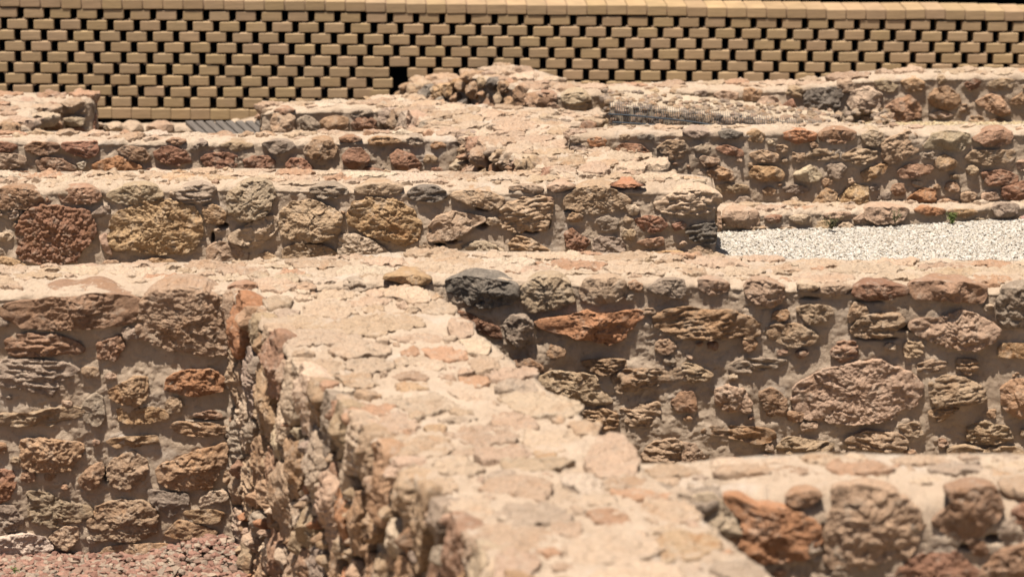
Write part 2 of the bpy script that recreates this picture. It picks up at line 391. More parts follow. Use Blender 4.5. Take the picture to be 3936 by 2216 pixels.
    def _add(self, face, cs, cb, R, code, a=None, b=None, lab=None, dz=0.0):
        SEED[0] += 1; sd = SEED[0]; r_ = np.random.default_rng(sd); R = R * 1.09; Rm = R.mean()
        col = np.array(PAL[code[0]]) * r_.uniform(0.86, 1.14) * (1 + r_.normal(0, 0.013, 3)); tex = code[1] if len(code) > 1 else 'R'
        al = {'b': .35, 'p': .35, 'c': .25, 't': .5, 'y': .8, 'r': .3, 'o': .2, 'k': .35, 'n': .3}.get(code[0], 0.1) * r_.uniform(0.2, 1.2)
        if face == 'f':
            C = self.P0 + self.t * cs + self.n * 0.006; C[2] = cb; T, U, Nn = self.t, np.array([0, 0, 1.0]), self.n
            a = a if a is not None else float(np.clip(0.27 * Rm, 0.013, 0.045)) * r_.uniform(0.8, 1.35)
            b = b if b is not None else max(0.05, min(0.14, Rm))
        else:
            C = self.P0 + self.t * cs - self.n * cb; C[2] = self.zt(cs) + self.slope * cb + dz + 0.003; T, U, Nn = self.t, -self.n, np.array([0, 0, 1.0])
            a = (a if a is not None else r_.uniform(0.006, 0.022)) * 0.75; b = b or 0.06; col = col * 0.58 + np.array([.49, .357, .245]) * 0.26 * r_.uniform(.85, 1.15)
        # gentle tilt
        tl = r_.normal(0, 0.07, 2); Nn = Nn + tl[0] * T + tl[1] * U; Nn /= np.linalg.norm(Nn)
        P, q, tr = make_stone(C, T, U, Nn, R, a, b, tex, self.step * (0.8 if self.P0[1] > 14.5 else 1.0), sd)
        self.stones.append((Rm, C, P, q, tr, np.array([*np.clip(col, 0.02, 0.8), al]), code[0], lab))
    def trace(self, reg, data):
        for ln in data.strip().split('\n'):
            ln = ln.strip()
            if not ln: continue
            code, rest = ln.split(' ', 1); lab = None
            if '|' in rest: rest, lab = rest.split('|')
            v = [float(x) for x in rest.split()]; pts = []
            for i in range(0, len(v), 2):
                P = self.hit(*px(reg, v[i], v[i + 1])); s = float((P - self.P0) @ self.t); z = float(P[2])
                lim = float(self.zt(s)) + 0.012
                if z > lim: z = lim + 0.3 * (z - lim)
                pts.append((s, z))
            c_, R = poly_to_R(pts, seed=SEED[0], rough=0.05); pts = np.array(pts); rs, rb = np.ptp(pts[:, 0]) / 2, np.ptp(pts[:, 1]) / 2
            corner = pts[:, 1].max() > self.zt(c_[0]) - 0.012
            a = None
            if len(code) > 2: a = float(code[2:]) / 100
            self._add('f', c_[0], c_[1], R, code[:2], a=a, b=(min(0.8 * self.th, max(0.10, 1.1 * rs)) if corner else None), lab=lab)
            self.occ.append(('f', c_[0], c_[1], rs * 0.97, rb * 0.97))
            if corner: self.occ.append(('t', c_[0], 0.02, rs, min(0.8 * self.th, max(0.10, 1.1 * rs))))
    def toptrace(self, reg, data):
        for ln in data.strip().split('\n'):
            code, rest = ln.strip().split(' ', 1); lab = None
            if '|' in rest: rest, lab = rest.split('|')
            v = [float(x) for x in rest.split()]; pts = []
            for i in range(0, len(v), 2):
                d = ray(*px(reg, v[i], v[i + 1])); P = EYE + d * ((float(self.zt(self.L / 2)) + 0.01 - CAMH) / d[2])
                pts.append((float((P - self.P0) @ self.t), -float((P - self.P0) @ self.n)))
            c_, R = poly_to_R(pts, seed=SEED[0], rough=0.06); pts = np.array(pts)
            self._add('t', c_[0], c_[1], R, code[:2], a=(float(code[2:]) if len(code) > 2 else 2.5) / 100 * 1.3, lab=lab)
            self.occ.append(('t', c_[0], c_[1], np.ptp(pts[:, 0]) / 2, np.ptp(pts[:, 1]) / 2))
    def hole(self, reg, data, dp=0.09):
        for ln in data.strip().split('\n'):
            v = [float(x) for x in ln.split()]
            P = self.hit(*px(reg, v[0], v[1])); s = float((P - self.P0) @ self.t); Pe = self.hit(*px(reg, v[0] + v[2], v[1]))
            Pz = self.hit(*px(reg, v[0], v[1] + v[3]))
            self.holes.append((s, P[2], abs(float((Pe - P) @ self.t)), abs(P[2] - Pz[2]), dp))
    def fill(self, face, s0, s1, b0, b1, r0, r1, tries, pal, tex='RRLS', asp=(0.5, 0.95), gap=0.012, a=None, seed=1, edge=True):
        r_ = np.random.default_rng(seed)
        for k in range(tries):
            f = (k / tries); rmax = r1 + (r0 - r1) * f
            rs = r_.uniform(rmax * 0.8, rmax * 1.1); rb = rs * r_.uniform(*asp)
            s = r_.uniform(s0, s1)
            if face == 'f':
                zt = float(self.zt(s)); lo, hi = b0, (zt - rb * 0.75 if edge else min(b1, zt - rb)); 
                if hi <= lo: continue
                b_ = r_.uniform(lo, hi)
                if edge and zt - b_ < rb * 1.7: b_ = zt - rb * 0.78
            else: b_ = r_.uniform(b0 + 0.85 * rb, max(b0 + 0.86 * rb, min(b1, float(self.thw(s))) - 0.6 * rb))
            bad = False
            for fc, cs, cb, ors, orb in self.occ:
                if fc == face and ((s - cs) / (rs + ors + gap)) ** 2 + ((b_ - cb) / (rb + orb + gap)) ** 2 < (0.92 if face == 'f' else 0.78): bad = True; break
            if bad: continue
            pts = rand_poly(rs, rb, r_); code = pal[r_.integers(len(pal))] + tex[r_.integers(len(tex))]
            c_, R = poly_to_R(pts, n=64, seed=SEED[0], rough=0.11 if face == 'f' else 0.17)
            aa = None if a is None else r_.uniform(*a)
            cor = face == 'f' and edge and (self.zt(s) - b_ < rb * 1.1)
            self._add(face, s + c_[0], b_ + c_[1], R, code, a=aa, b=(0.12 if cor else None))
            self.occ.append((face, s, b_, rs, rb))
    def ends(self, pal, sides=(1,), n=30, r0=0.02, r1=0.07, seed=5):
        r_ = np.random.default_rng(seed); zt = float(self.zt(self.L)) 
        for side in sides:
            occ = []
            for k in range(n):
                rs = (r1 + (r0 - r1) * k / n) * r_.uniform(.8, 1.1); rb = rs * r_.uniform(.5, .9)
                q = r_.uniform(0.10, self.th - 0.02); z = r_.uniform(max(self.zb, 0) + rb * .5, zt - rb * 0.9)
                if any(((q - a_) / (rs + c_)) ** 2 + ((z - b_) / (rb + d_)) ** 2 < 1 for a_, b_, c_, d_ in occ): continue
                occ.append((q, z, rs, rb)); c0, R = poly_to_R(rand_poly(rs, rb, r_), n=48, seed=SEED[0]); SEED[0] += 1
                C = self.P0 + self.t * (self.L if side else 0) - self.n * q; C[2] = z
                Nn = self.t * (1 if side else -1); T = -self.n
                P, qd, tr = make_stone(C, T, np.array([0, 0, 1.0]), Nn, R, r_.uniform(.006, .016), 0.08, 'RSLC'[r_.integers(4)], self.step, SEED[0])
                cd = pal[r_.integers(len(pal))]; self.stones.append((R.mean(), C, P, qd, tr, np.array([*(np.array(PAL[cd]) * r_.uniform(.88, 1.1)), .2]), cd, None))
    def finish(self, nmax=96, mat=None):
        self.body(mat); self.stones.sort(key=lambda q: -(q[0] + (0.05 if q[7] else 0)))
        for i, (Rm, C, P, q, tr, col, code, lab) in enumerate(self.stones[:nmax]):
            o = mesh_obj('stone', P, q, tr, MS, self.e, tuple(C), col)
            if lab: o['label'] = lab
        rest = self.stones[nmax:]
        if rest:
            Vs, Qs, Ts, Cs = [], [], [], []; n = 0
            for Rm, C, P, q, tr, col, code, lab in rest:
                Vs.append(P); Qs.append(q + n); Ts.append(tr + n); Cs.append(np.tile(col, (len(P), 1))); n += len(P)
            o = mesh_obj('small_stones', np.concatenate(Vs), np.concatenate(Qs), np.concatenate(Ts), MS, self.e, tuple(self.e.location), np.concatenate(Cs))
            o['kind'] = 'stuff'
        print(self.e.name, 'stones', len(self.stones), 'verts', sum(len(s_[2]) for s_ in self.stones))
# ================================================================ ground
def ground_z(x, y):
    lo = -0.88; z = np.where(y < 15.3, lo, np.where((x < 0.9) & (y < 17.5), -0.25, 0.0))
    t_ = np.clip((y - 17.9) / 0.3, 0, 1)
    up = np.where(x > 0.2, 0.37 - 0.11 * np.clip(y - 18.2, 0, 0.8), 0.06)
    z = np.where(y > 17.9, z + (up - 0.0) * t_, z)
    z = np.where(y > 20.0 + 0.06 * x, 0.03, z); return z
gx = np.unique(np.concatenate([np.linspace(-250, -6, 12), np.linspace(-5, 5, 120), np.linspace(6, 250, 12)]))
gy = np.unique(np.concatenate([np.linspace(-60, 9, 10), np.linspace(10, 15.2, 70), [15.28, 15.32], np.linspace(15.4, 21, 90), np.linspace(22, 420, 16)]))
GX, GY = np.meshgrid(gx, gy); P = np.stack([GX.ravel(), GY.ravel(), np.zeros(GX.size)], 1)
P[:, 2] = ground_z(P[:, 0], P[:, 1]) + 0.012 * fbm(P * 3, 3) * (abs(P[:, 0]) < 6)
nx = len(gx); i = np.arange(len(gy) - 1)[:, None]; j = np.arange(nx - 1)[None]
mesh_obj('ground', P, np.stack([i * nx + j, i * nx + j + 1, (i + 1) * nx + j + 1, (i + 1) * nx + j], -1).reshape(-1, 4), mat=MSOIL, kind='structure')

# ================================================================ brick lattice wall
A = np.array([-3.9, 19.77]); B = np.array([3.9, 20.23]); BL = np.linalg.norm(B - A); bt = (B - A) / BL; bn = np.array([bt[1], -bt[0]]); yaw = math.atan2(bt[1], bt[0])
def bz(s): return 0.791 - 0.0248 * (s - 0.9) # bottom edge of the coping along the wall
bw = empty('brick_lattice_wall', (0, 20.1, 0.05), 'pale yellow perforated brick wall with solid coping across the background', 'brick wall')
rb_ = np.random.default_rng(11)
def bcol(): 
    k = 0.64 * rb_.uniform(0.9, 1.07); return np.array([.375 * k, .255 * k * rb_.uniform(.98, 1.015), .138 * k * rb_.uniform(.95, 1.07), 1])
def brick_set(name, L, cols, parent=bw):
    V, Q, T = boxes(L); C_ = np.repeat(np.array(cols), 24, 0); return mesh_obj(name, V, Q, T, MB, parent, tuple(parent.location), C_, smooth=False)
def bpos(s, q, z): p = A + bt * s - bn * q; return (p[0], p[1], z)
L, Cc = [], []
s = 0.0; z0 = None
k = 0
while s < BL:
    wv = 0.003 * math.sin(s * 3.1) + 0.002 * math.sin(s * 7 + 1) + rb_.normal(0, 0.0008)
    L.append((bpos(s + 0.058, 0.118, bz(s) + 0.031 + wv), (0.0567, 0.121, 0.0295), yaw + rb_.normal(0, 0.004), 0.004)); Cc.append(bcol()); s += 0.1175
brick_set('coping', L, Cc)
# thin mortar seams between the coping bricks
mj = []; s = -0.001
while s < BL: mj.append((bpos(s, 0.118, bz(s) + 0.029), (0.0035, 0.116, 0.0265), yaw, 0.001)); s += 0.1175
V, Q, T = boxes(mj); mesh_obj('coping_joints', V, Q, T, plain('brown_joint_mortar', (0.136, 0.087, 0.056), (0.174, 0.112, 0.074)), bw, tuple(bw.location))
RP = 0.0646; pitch = 0.1525
s_slot = float(((EYE + ray(*px('D', 977, 215)) * (19.85 / ray(*px('D', 977, 215))[1]))[:2] - A) @ bt)
L, Cc = [], []
offs = [0.076, 0.142, 0.068, 0.125, 0.066, 0.017, 0.117, 0.010, 0.115, 0.06]
for r in range(9):
    s = offs[r] + rb_.normal(0, 0.002) - 0.02
    while s < BL:
        if not (r >= 5 and s > s_slot - 0.06):
            zc = bz(s) - 0.004 - RP * r - 0.0275 + 0.0016 * math.sin(s * 2.3 + r) + rb_.normal(0, 0.0008)
            L.append((bpos(s, 0.044 + rb_.normal(0, 0.001), zc), (0.0575 + rb_.normal(0, 0.0006), 0.042, 0.0279), yaw + rb_.normal(0, 0.008), 0.0045)); Cc.append(bcol())
        s += pitch + rb_.normal(0, 0.0012)
# stretch behind the stone walls on the right, past the slot
for r in range(5, 8):
    s = offs[r] - 0.02
    while s < s_slot + 0.16: s += pitch
    while s < BL:
        zc = bz(s) - 0.004 - RP * r - 0.0275
        L.append((bpos(s, 0.044, zc), (0.0575, 0.042, 0.0279), yaw + rb_.normal(0, 0.008), 0.0045)); Cc.append(bcol()); s += pitch
for r in range(5, 9):
    zc = bz(s_slot) - 0.004 - RP * r - 0.0275
    L.append((bpos(s_slot - 0.03 - 0.02 * (r % 2), 0.044, zc), (0.058, 0.042, 0.0279), yaw, 0.0045)); Cc.append(bcol())
for r in range(8):
    s = offs[r] - 0.02
    while s < BL:
        if not (r >= 4 and s > s_slot - 0.1):
            for q_ in (-0.045, 0.045):
                L.append((bpos(s + q_, 0.044, bz(s) - 0.004 - RP * r - 0.0275 - 0.0323), (0.011, 0.034, 0.006), yaw, 0.0006)); Cc.append(np.array([.24, .17, .11, 1]))
        s += pitch
brick_set('brick_lattice', L, Cc)
L, Cc = [], []; s = 0.02
while s < s_slot:
    zc = bz(s) - 0.004 - RP * 9 - 0.030; L.append((bpos(s, 0.112, zc), (0.0567, 0.121, 0.030), yaw, 0.003)); Cc.append(bcol()); s += 0.1145
brick_set('base_course', L, Cc)
L = [(bpos(s_slot + 2.6, 0.118, -0.1), (2.5, 0.11, 0.36), yaw, 0.003), (bpos(s_slot / 2, 0.118, -0.06), (s_slot / 2, 0.10, 0.085), yaw, 0.003)]
V, Q, T = boxes(L); mesh_obj('footing', V, Q, T, MM, bw, tuple(bw.location), smooth=False)

# added box behind it; its unseen cover keeps the sun out of the holes
sh = empty('shade_box', (0, 22, 0), 'added black roofed box shading the space behind the pale brick lattice wall', 'shade box')
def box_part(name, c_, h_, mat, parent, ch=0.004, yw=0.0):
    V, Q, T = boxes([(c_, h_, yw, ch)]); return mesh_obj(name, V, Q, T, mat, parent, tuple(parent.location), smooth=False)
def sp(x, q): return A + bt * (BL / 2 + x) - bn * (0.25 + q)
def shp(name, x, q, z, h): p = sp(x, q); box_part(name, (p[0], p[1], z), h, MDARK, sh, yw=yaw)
shp('shade_roof', 0, 4.0, 1.2, (9, 3.98, 0.04)); shp('back_wall', 0, 7.9, 0.62, (9, 0.06, 0.53)); shp('floor', 0, 3.95, 0.06, (8.9, 3.88, 0.03))
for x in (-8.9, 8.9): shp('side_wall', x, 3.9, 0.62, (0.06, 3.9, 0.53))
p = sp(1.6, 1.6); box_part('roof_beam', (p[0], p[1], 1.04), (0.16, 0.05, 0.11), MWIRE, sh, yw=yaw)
# ================================================================ rubble walls
G_ = 'excavated rubble stone walls'
PALB = 'bbtpkrkcgtb'; PALT = 'cpcbpcwbygp'
# --- E: middle wall
Wm = Wall('rubble_wall', 'sharp focused middle rubble wall that ends in a corner beside the white gravel', (-3.6, 17.0), (1.03, 17.0),
          [('D', 0, 480), ('D', 300, 474), ('D', 620, 468), ('D', 900, 474), ('D', 1250, 478), ('D', 1500, 474), ('D', 1690, 478), ('D', 1790, 490)], 0.36, -0.3, 0.0058, group=G_, slope=0.03)
Wm.trace('4', '''
yR3 830 440 880 380 1040 280 1200 255 1360 280 1480 330 1510 420 1480 560 1380 640 1200 640 1080 620 1000 590 940 630 850 600|large ochre stone with an orange stained hollow
rC3 150 430 230 330 330 300 480 310 660 340 695 430 690 520 620 600 570 690 430 740 300 710 150 670 140 560|red conglomerate stone full of pebbles
kR 0 165 150 160 260 180 330 250 310 300 200 310 0 310
kR 440 200 520 165 700 160 760 200 750 250 640 270 470 265
nR 830 190 1000 130 1150 140 1230 190 1200 240 1050 280 900 270 830 240
gS 1325 200 1400 150 1540 125 1620 160 1600 240 1480 270 1350 260
nR5 1730 190 1860 110 1960 70 2040 130 2070 200 2030 320 1960 370 1820 390 1730 350 1720 260|tall beige stone standing proud of the wall top
tR 1530 300 1620 290 1700 350 1680 430 1560 420 1530 370
cL4 1720 530 1800 470 1960 385 2060 375 2110 420 2080 480 1960 580 1880 590 1790 560|cream stone tilted up to the right
bR 2120 340 2230 270 2360 260 2480 310 2560 380 2550 480 2440 550 2260 560 2150 510 2110 430
pL1 1565 620 1650 560 1760 590 1870 640 1840 710 1700 750 1580 740
gL 700 350 760 300 820 300 830 350 760 380 700 390
bR 2140 620 2250 580 2420 590 2520 640 2500 710 2300 720 2150 700
yR 930 760 1000 730 1150 690 1300 700 1330 740 1300 800 950 800
yR 0 680 100 690 190 740 230 800 100 850 0 830
gS 2330 160 2480 140 2620 170 2620 215 2420 230 2350 200
pL1 750 530 800 500 830 600 850 660 790 640
bR1 1940 660 2010 640 2090 690 2080 750 2000 740''')
Wm.trace('5', '''
nL 90 170 180 100 340 80 450 120 460 180 330 210 130 200
dS 500 190 560 150 680 140 790 190 800 240 700 260 560 255 510 230|dark grey banded stone in the top course
yR4 65 370 110 270 260 240 420 260 540 340 600 430 590 520 500 580 350 560 200 500 90 430|large rough ochre stone with pitted face
bR 830 200 960 180 1110 190 1210 230 1200 290 1100 320 960 270 850 240
pL4 660 460 720 380 840 340 960 360 1070 380 1080 410 960 450 860 530 740 540 660 540
bS4 1200 350 1230 280 1380 230 1500 230 1580 280 1570 370 1540 470 1400 490 1290 470 1200 420
tS5 1255 570 1320 520 1430 540 1530 610 1590 650 1560 680 1440 660 1300 650|tan craggy stone tilted down to the right
pL 655 680 700 620 780 620 860 680 850 740 720 750 660 740
cR 925 610 1010 560 1100 570 1200 620 1260 680 1220 740 1000 745 950 700
cR 0 520 110 510 230 560 340 630 430 720 300 730 100 715 0 700
rC 1680 500 1740 470 1800 520 1870 560 1860 600 1780 640 1700 590|small red conglomerate stone
gR 1900 560 1960 530 2100 540 2140 600 2100 680 1960 680 1900 620
rR 2210 400 2300 370 2400 380 2460 440 2400 490 2260 480
rR 2490 430 2571 410 2600 440 2571 470 2510 480
kR 2220 570 2330 540 2420 530 2430 590 2300 600
yR 2130 700 2250 650 2400 640 2571 640 2571 740 2200 740
bR1 1680 250 1760 180 1920 140 2060 180 2160 240 2140 300 1960 350 1800 340 1700 300
pS 1240 150 1320 110 1450 120 1520 150 1500 200 1400 190 1280 180
pR 1540 130 1640 90 1770 110 1740 160 1620 190 1560 170
bR 510 680 560 610 640 570 720 600 700 650 560 660
gL1 1920 400 2000 370 2080 400 2060 470 1960 480
oR2 1970 110 2150 80 2310 90 2330 130 2140 150 1980 130|thin orange flat stone on the top edge
cS4 2370 260 2480 220 2600 130 2760 160 2850 210 2840 290 2770 340 2600 350 2400 330|pale layered stone on the corner of the wall
dS3 2600 490 2650 440 2800 420 2830 470 2820 560 2760 580 2650 560|black and grey stone set in the end of the wall
bR 2571 680 2680 600 2790 620 2800 700 2600 740''')
Wm.hole('5', '''1070 320 50 18
1060 440 40 28
830 555 40 22
740 590 40 12
1430 490 50 14
1390 195 40 8
2230 140 110 8
1710 340 25 6
1560 420 14 40''')
Wm.hole('4', '''1680 450 35 18
1600 550 12 45
210 330 30 30''')
Wm.fill('f', 0.05, Wm.L - 0.15, -0.15, 0.4, 0.014, 0.06, 700, 'btpkbcgt', gap=0.014, seed=21)
Wm.fill('f', 0.0, 1.0, -0.2, 0.4, 0.05, 0.14, 300, PALB, seed=22)
Wm.fill('t', 0.05, Wm.L - 0.08, 0.015, 0.34, 0.02, 0.12, 3000, 'cpobcwpbyp', 'RSRS', (0.3, 0.7), 0.008, a=(0.010, 0.035), seed=23)
Wm.ends('bcbtgyb', (1,))
Wm.finish()

# --- FG: long wall across the frame, front at y=15
Wl = Wall('rubble_wall', 'long foreground rubble wall crossing the whole view, its top meeting the near diagonal wall', (-3.4, 15.0), (3.5, 15.0),
          [('D', 0, 742), ('D', 300, 735), ('D', 600, 728), ('D', 1090, 702), ('D', 1400, 706), ('D', 1800, 712), ('D', 2100, 728), ('D', 2575, 728)], 0.60, -0.95, 0.0062, group=G_, slope=-0.03)
Wl.trace('4', '''
kR5 20 1030 200 1020 500 990 800 960 1000 970 1040 1010 1030 1100 960 1180 700 1190 400 1210 150 1210 60 1140|long brown slab lying on the top course
bR4 1050 1180 1100 1000 1160 930 1300 900 1530 950 1680 1000 1740 1200 1730 1350 1600 1400 1300 1360 1060 1280|large block with a deeply pitted face
kS 60 1310 130 1270 380 1260 560 1310 660 1400 400 1410 100 1430
kC1 740 1330 900 1270 940 1350 880 1450 740 1440
kR 1720 900 1800 840 1920 840 1940 900 1840 1000 1740 1020''')
Wl.trace('7', '''
gS 0 10 200 10 400 30 540 90 420 130 340 250 200 200 0 180
bS4 -60 360 150 370 330 330 500 320 560 350 500 400 330 430 150 440 -60 440
gL 560 290 620 230 680 260 700 400 650 440 560 430 550 340
tC5 735 210 800 170 900 120 970 130 980 250 900 310 790 290 740 250|knobbly brown stone sticking out
oR4 1110 130 1250 80 1400 80 1490 150 1480 200 1330 240 1180 230 1110 200|bright rusty orange stone
yR 770 330 900 330 1010 320 1110 350 1110 400 950 420 800 420
kS 1270 370 1400 340 1480 370 1460 400 1300 395
tS 1110 450 1200 420 1400 430 1530 460 1520 500 1350 510 1200 500
tS4 700 540 830 520 1050 510 1040 560 900 580 780 590
tC5 140 540 280 530 420 550 550 570 530 650 450 740 250 740 160 720
tR 520 800 600 720 680 690 690 760 640 850 560 870
pR 710 740 770 660 890 620 980 690 960 800 860 870 760 850
tR4 1040 720 1200 660 1350 600 1500 570 1490 700 1430 780 1400 860 1200 860 1070 830
gL 980 870 1250 900 1240 980 1130 1040 1020 960
cR 1330 930 1400 880 1500 880 1510 940 1400 960 1330 990
bR4 600 1100 650 980 800 940 950 950 1030 1000 1020 1170 850 1200 640 1190
tL 1090 1170 1180 1070 1280 1090 1440 1150 1400 1200 1200 1200
tL 1220 1010 1400 1000 1490 1020 1440 1090 1280 1080
pR 330 1180 430 1110 530 1120 520 1190 440 1270 370 1230
wR4 -40 1190 140 1160 300 1190 350 1250 260 1310 100 1320 -40 1310|off white stone at the foot of the wall
gR -60 980 80 980 150 1070 110 1130 -40 1180
rR -60 740 90 750 110 820 60 930 -40 960
tL4 660 1340 700 1250 900 1230 1130 1230 1160 1290 1060 1340 900 1310 750 1330|long arched tan stone resting on the red gravel
nR1 190 880 330 900 420 960 600 980 590 1040 400 1110 200 1080
tR 1490 750 1560 720 1570 800 1540 850 1480 810''')
Wl.trace('5', '''
yR4 280 780 400 740 560 760 690 840 640 890 520 870 330 840|yellow ochre stone jutting over the top edge
dR4 800 850 950 810 1080 840 1300 880 1320 940 1290 1020 1150 1040 1060 1060 900 980 790 930|blackened dark grey stone in the top course
nR4 1370 900 1460 830 1600 820 1700 860 1740 960 1740 1020 1600 1060 1430 1080 1370 1020
pL4 1790 920 1850 850 2000 820 2120 850 2150 920 2100 980 1950 1040 1830 1000
gR 2290 920 2400 860 2571 850 2600 930 2571 990 2440 960
oR5 1470 1160 1600 1130 1760 1120 1840 1080 1960 1120 2080 1100 2230 1070 2270 1110 2200 1190 2110 1280 2020 1330 1800 1270 1600 1240 1480 1190|long craggy red orange stone
gL5 1230 1180 1290 1120 1390 1120 1440 1180 1430 1300 1350 1350 1260 1300
rR 820 1080 960 1100 1080 1170 1180 1200 1200 1300 1050 1240 870 1130
tS5 2340 1140 2450 1090 2600 1060 2760 1090 2900 1080 3100 1140 3130 1200 3100 1290 2850 1270 2600 1290 2400 1210|wide craggy tan stone with dark clefts''')
Wl.trace('6', '''
pL 120 830 250 830 350 880 340 930 200 960 120 920
pR4 460 900 520 790 640 800 760 900 760 980 690 1050 560 1030 480 970
cR 860 860 960 830 1040 880 980 930 880 930
pR 1000 930 1100 870 1300 890 1200 960 1120 970
rR4 1300 880 1400 820 1480 840 1620 870 1700 900 1680 960 1530 990 1380 1000 1290 960
kL6 1690 820 1850 760 2050 790 2280 860 2290 950 2230 1030 2000 990 1780 1000 1720 920|large reddish brown block on the top edge
gR4 2380 1000 2420 920 2571 840 2700 900 2700 1160 2571 1210 2450 1200 2380 1120
bR 850 1060 950 1040 1100 1050 1140 1090 1080 1160 960 1180 880 1110
bR 620 1210 750 1180 900 1190 1010 1270 980 1320 820 1350 680 1300
bR 1240 1130 1290 1010 1370 1040 1400 1110 1330 1150 1260 1170
bS4 1270 1230 1350 1120 1460 1100 1640 1110 1670 1180 1600 1230 1500 1280 1320 1280
pC4 1700 1180 1820 1140 2000 1150 1990 1110 2100 1085 2250 1130 2360 1210 2330 1290 2200 1370 2050 1350 1900 1310 1760 1250
yL 2370 1370 2420 1330 2620 1330 2620 1430 2400 1430''')
Wl.trace('9', '''
pR3 750 200 900 110 1100 40 1300 30 1450 80 1530 130 1555 220 1500 320 1300 400 1000 410 850 390 760 300|biggest pinkish beige boulder in the lower courses
pR4 220 210 300 180 400 200 450 290 440 350 330 350 230 320
kR 510 230 600 200 690 270 680 360 560 380
gS 300 60 360 10 500 0 720 10 620 60 460 80 330 100
bS 1550 40 1650 0 1760 30 1700 80 1580 100
bS 1820 0 1950 10 1960 70 1880 110 1820 60
bS4 1640 160 1760 110 1900 140 2000 200 2010 280 1850 290 1700 320 1640 250
tL4 2110 200 2180 140 2300 150 2300 380 2190 380 2120 300
tS4 110 490 170 450 400 450 600 470 600 540 450 560 300 500 150 520
bS4 620 600 700 520 850 540 1000 560 970 640 800 650
bS4 1090 540 1220 480 1400 490 1480 540 1460 610 1250 600 1110 590
bS 1430 440 1560 420 1600 500 1500 530
tS 1620 350 1800 300 1860 260 1880 300 1760 370 1720 430
bS4 1890 450 2000 410 2150 460 2190 540 2060 560 1900 550
bS4 1740 600 1900 570 2000 600 2180 580 2265 620 2200 650 1800 650
pR 0 560 80 570 150 660 130 720 0 740
bS 0 40 60 30 200 100 170 140 0 160''')
Wl.trace('8', '''
tL 1120 20 1250 0 1330 50 1330 90 1200 70
tS4 1590 20 1700 0 1900 10 1890 60 1750 100 1640 70
bR 1280 140 1400 90 1560 100 1680 110 1700 180 1810 300 1650 290 1400 240
bS4 1800 120 1880 70 2100 70 2240 60 2265 130 2100 160 1950 210 1830 230
tS 1600 350 1740 330 1830 370 1830 440 1740 480 1650 430
bS 1850 340 1980 310 2110 290 2110 370 2050 450 1900 430
bS4 1990 640 2060 560 2200 530 2265 560 2265 700 2090 710''')
Wl.hole('6', '''1680 1220 60 20
1480 1300 120 10
1350 1290 40 10
1400 1015 90 8
960 1000 60 8''')
Wl.hole('7', '''700 780 20 40
870 1340 120 12
1380 405 90 8
1530 525 30 22''')
Wl.fill('f', 1.0, Wl.L - 1.0, -0.88, 0.4, 0.016, 0.07, 1500, 'btpkbcgtk', gap=0.018, seed=31, edge=True)
Wl.fill('f', 0.0, 1.1, -0.88, 0.4, 0.05, 0.15, 300, PALB, seed=32)
Wl.fill('f', Wl.L - 1.3, Wl.L, -0.88, 0.4, 0.05, 0.15, 300, PALB, seed=33)
Wl.fill('t', 0.05, Wl.L - 0.05, 0.015, 0.59, 0.025, 0.15, 3000, 'cpcbpcwbcopb', 'RSRS', (0.3, 0.7), 0.016, a=(0.008, 0.028), seed=34)
Wl.finish(98)

# --- M: diagonal near wall (left side is its face)
Wd = Wall('rubble_wall', 'near diagonal rubble wall running from the bottom centre back to the long wall', (-1.262, 15.02), (0.42, 9.9),
          [(0.0, 0.372), (1.5, 0.35), (3.0, 0.36), (5.4, 0.35)], 0.86, -0.95, 0.0075, group=G_, amp=1.3, rec=0.04)
Wd.toptrace('8', '''
gL4 1030 190 1100 130 1200 130 1290 190 1280 210 1060 205|blue grey pebble at the right edge of the wall top
oR2 780 110 960 110 980 150 900 170 800 140
kR2 330 100 470 70 580 90 560 130 400 120
pR5 1700 520 1800 490 1850 500 1960 680 1940 770 1750 780 1620 700 1680 600|large orange pink block at the right edge of the top
pR3 910 860 1100 790 1330 790 1390 850 1340 930 1150 910
bR3 1080 680 1400 660 1530 690 1420 740 1200 740 1090 720
tR3 90 230 180 190 260 230 180 250
gR1 630 390 780 370 900 380 800 420
cL3 1480 1250 1700 1150 2000 1170 2130 1260 1900 1350 1560 1340
pR2 1040 1290 1250 1260 1320 1330 1250 1430 1020 1450
oR2 1780 870 1900 860 2200 890 2150 920 1950 930
bS3 260 560 420 500 700 540 740 590 650 640 400 630
pR2 120 390 400 360 520 420 400 480 160 470
bR3 1500 420 1620 390 1720 430 1700 490 1560 490
cR3 1040 250 1250 220 1500 250 1600 300 1500 380 1200 350''')
Wd.toptrace('5', '''
gR2 -90 860 60 825 150 880 100 905 -60 905
cL4 240 900 400 870 560 920 680 1020 560 1030 330 980
pL4 800 1180 880 1130 980 1170 990 1250 900 1290 820 1250
cL4 900 1300 1060 1280 1120 1330 1100 1390 960 1380''')
Wd.toptrace('4', '''
nL2 1980 1020 2100 980 2200 1010 2180 1050 2020 1080''')
Wd.fill('f', 0.03, 5.3, -0.93, 0.4, 0.014, 0.10, 8000, 'bbtpkbcgcbtptob', 'RRSL', (0.9, 2.0), -0.001, a=(0.02, 0.075), seed=41)
Wd.fill('t', 0.0, 5.3, 0.0, 0.86, 0.018, 0.14, 4500, 'cpcbpcwbocybgpcb', 'RSRR', (0.5, 1.6), 0.020, a=(0.010, 0.038), seed=42)
Wd.finish(98)

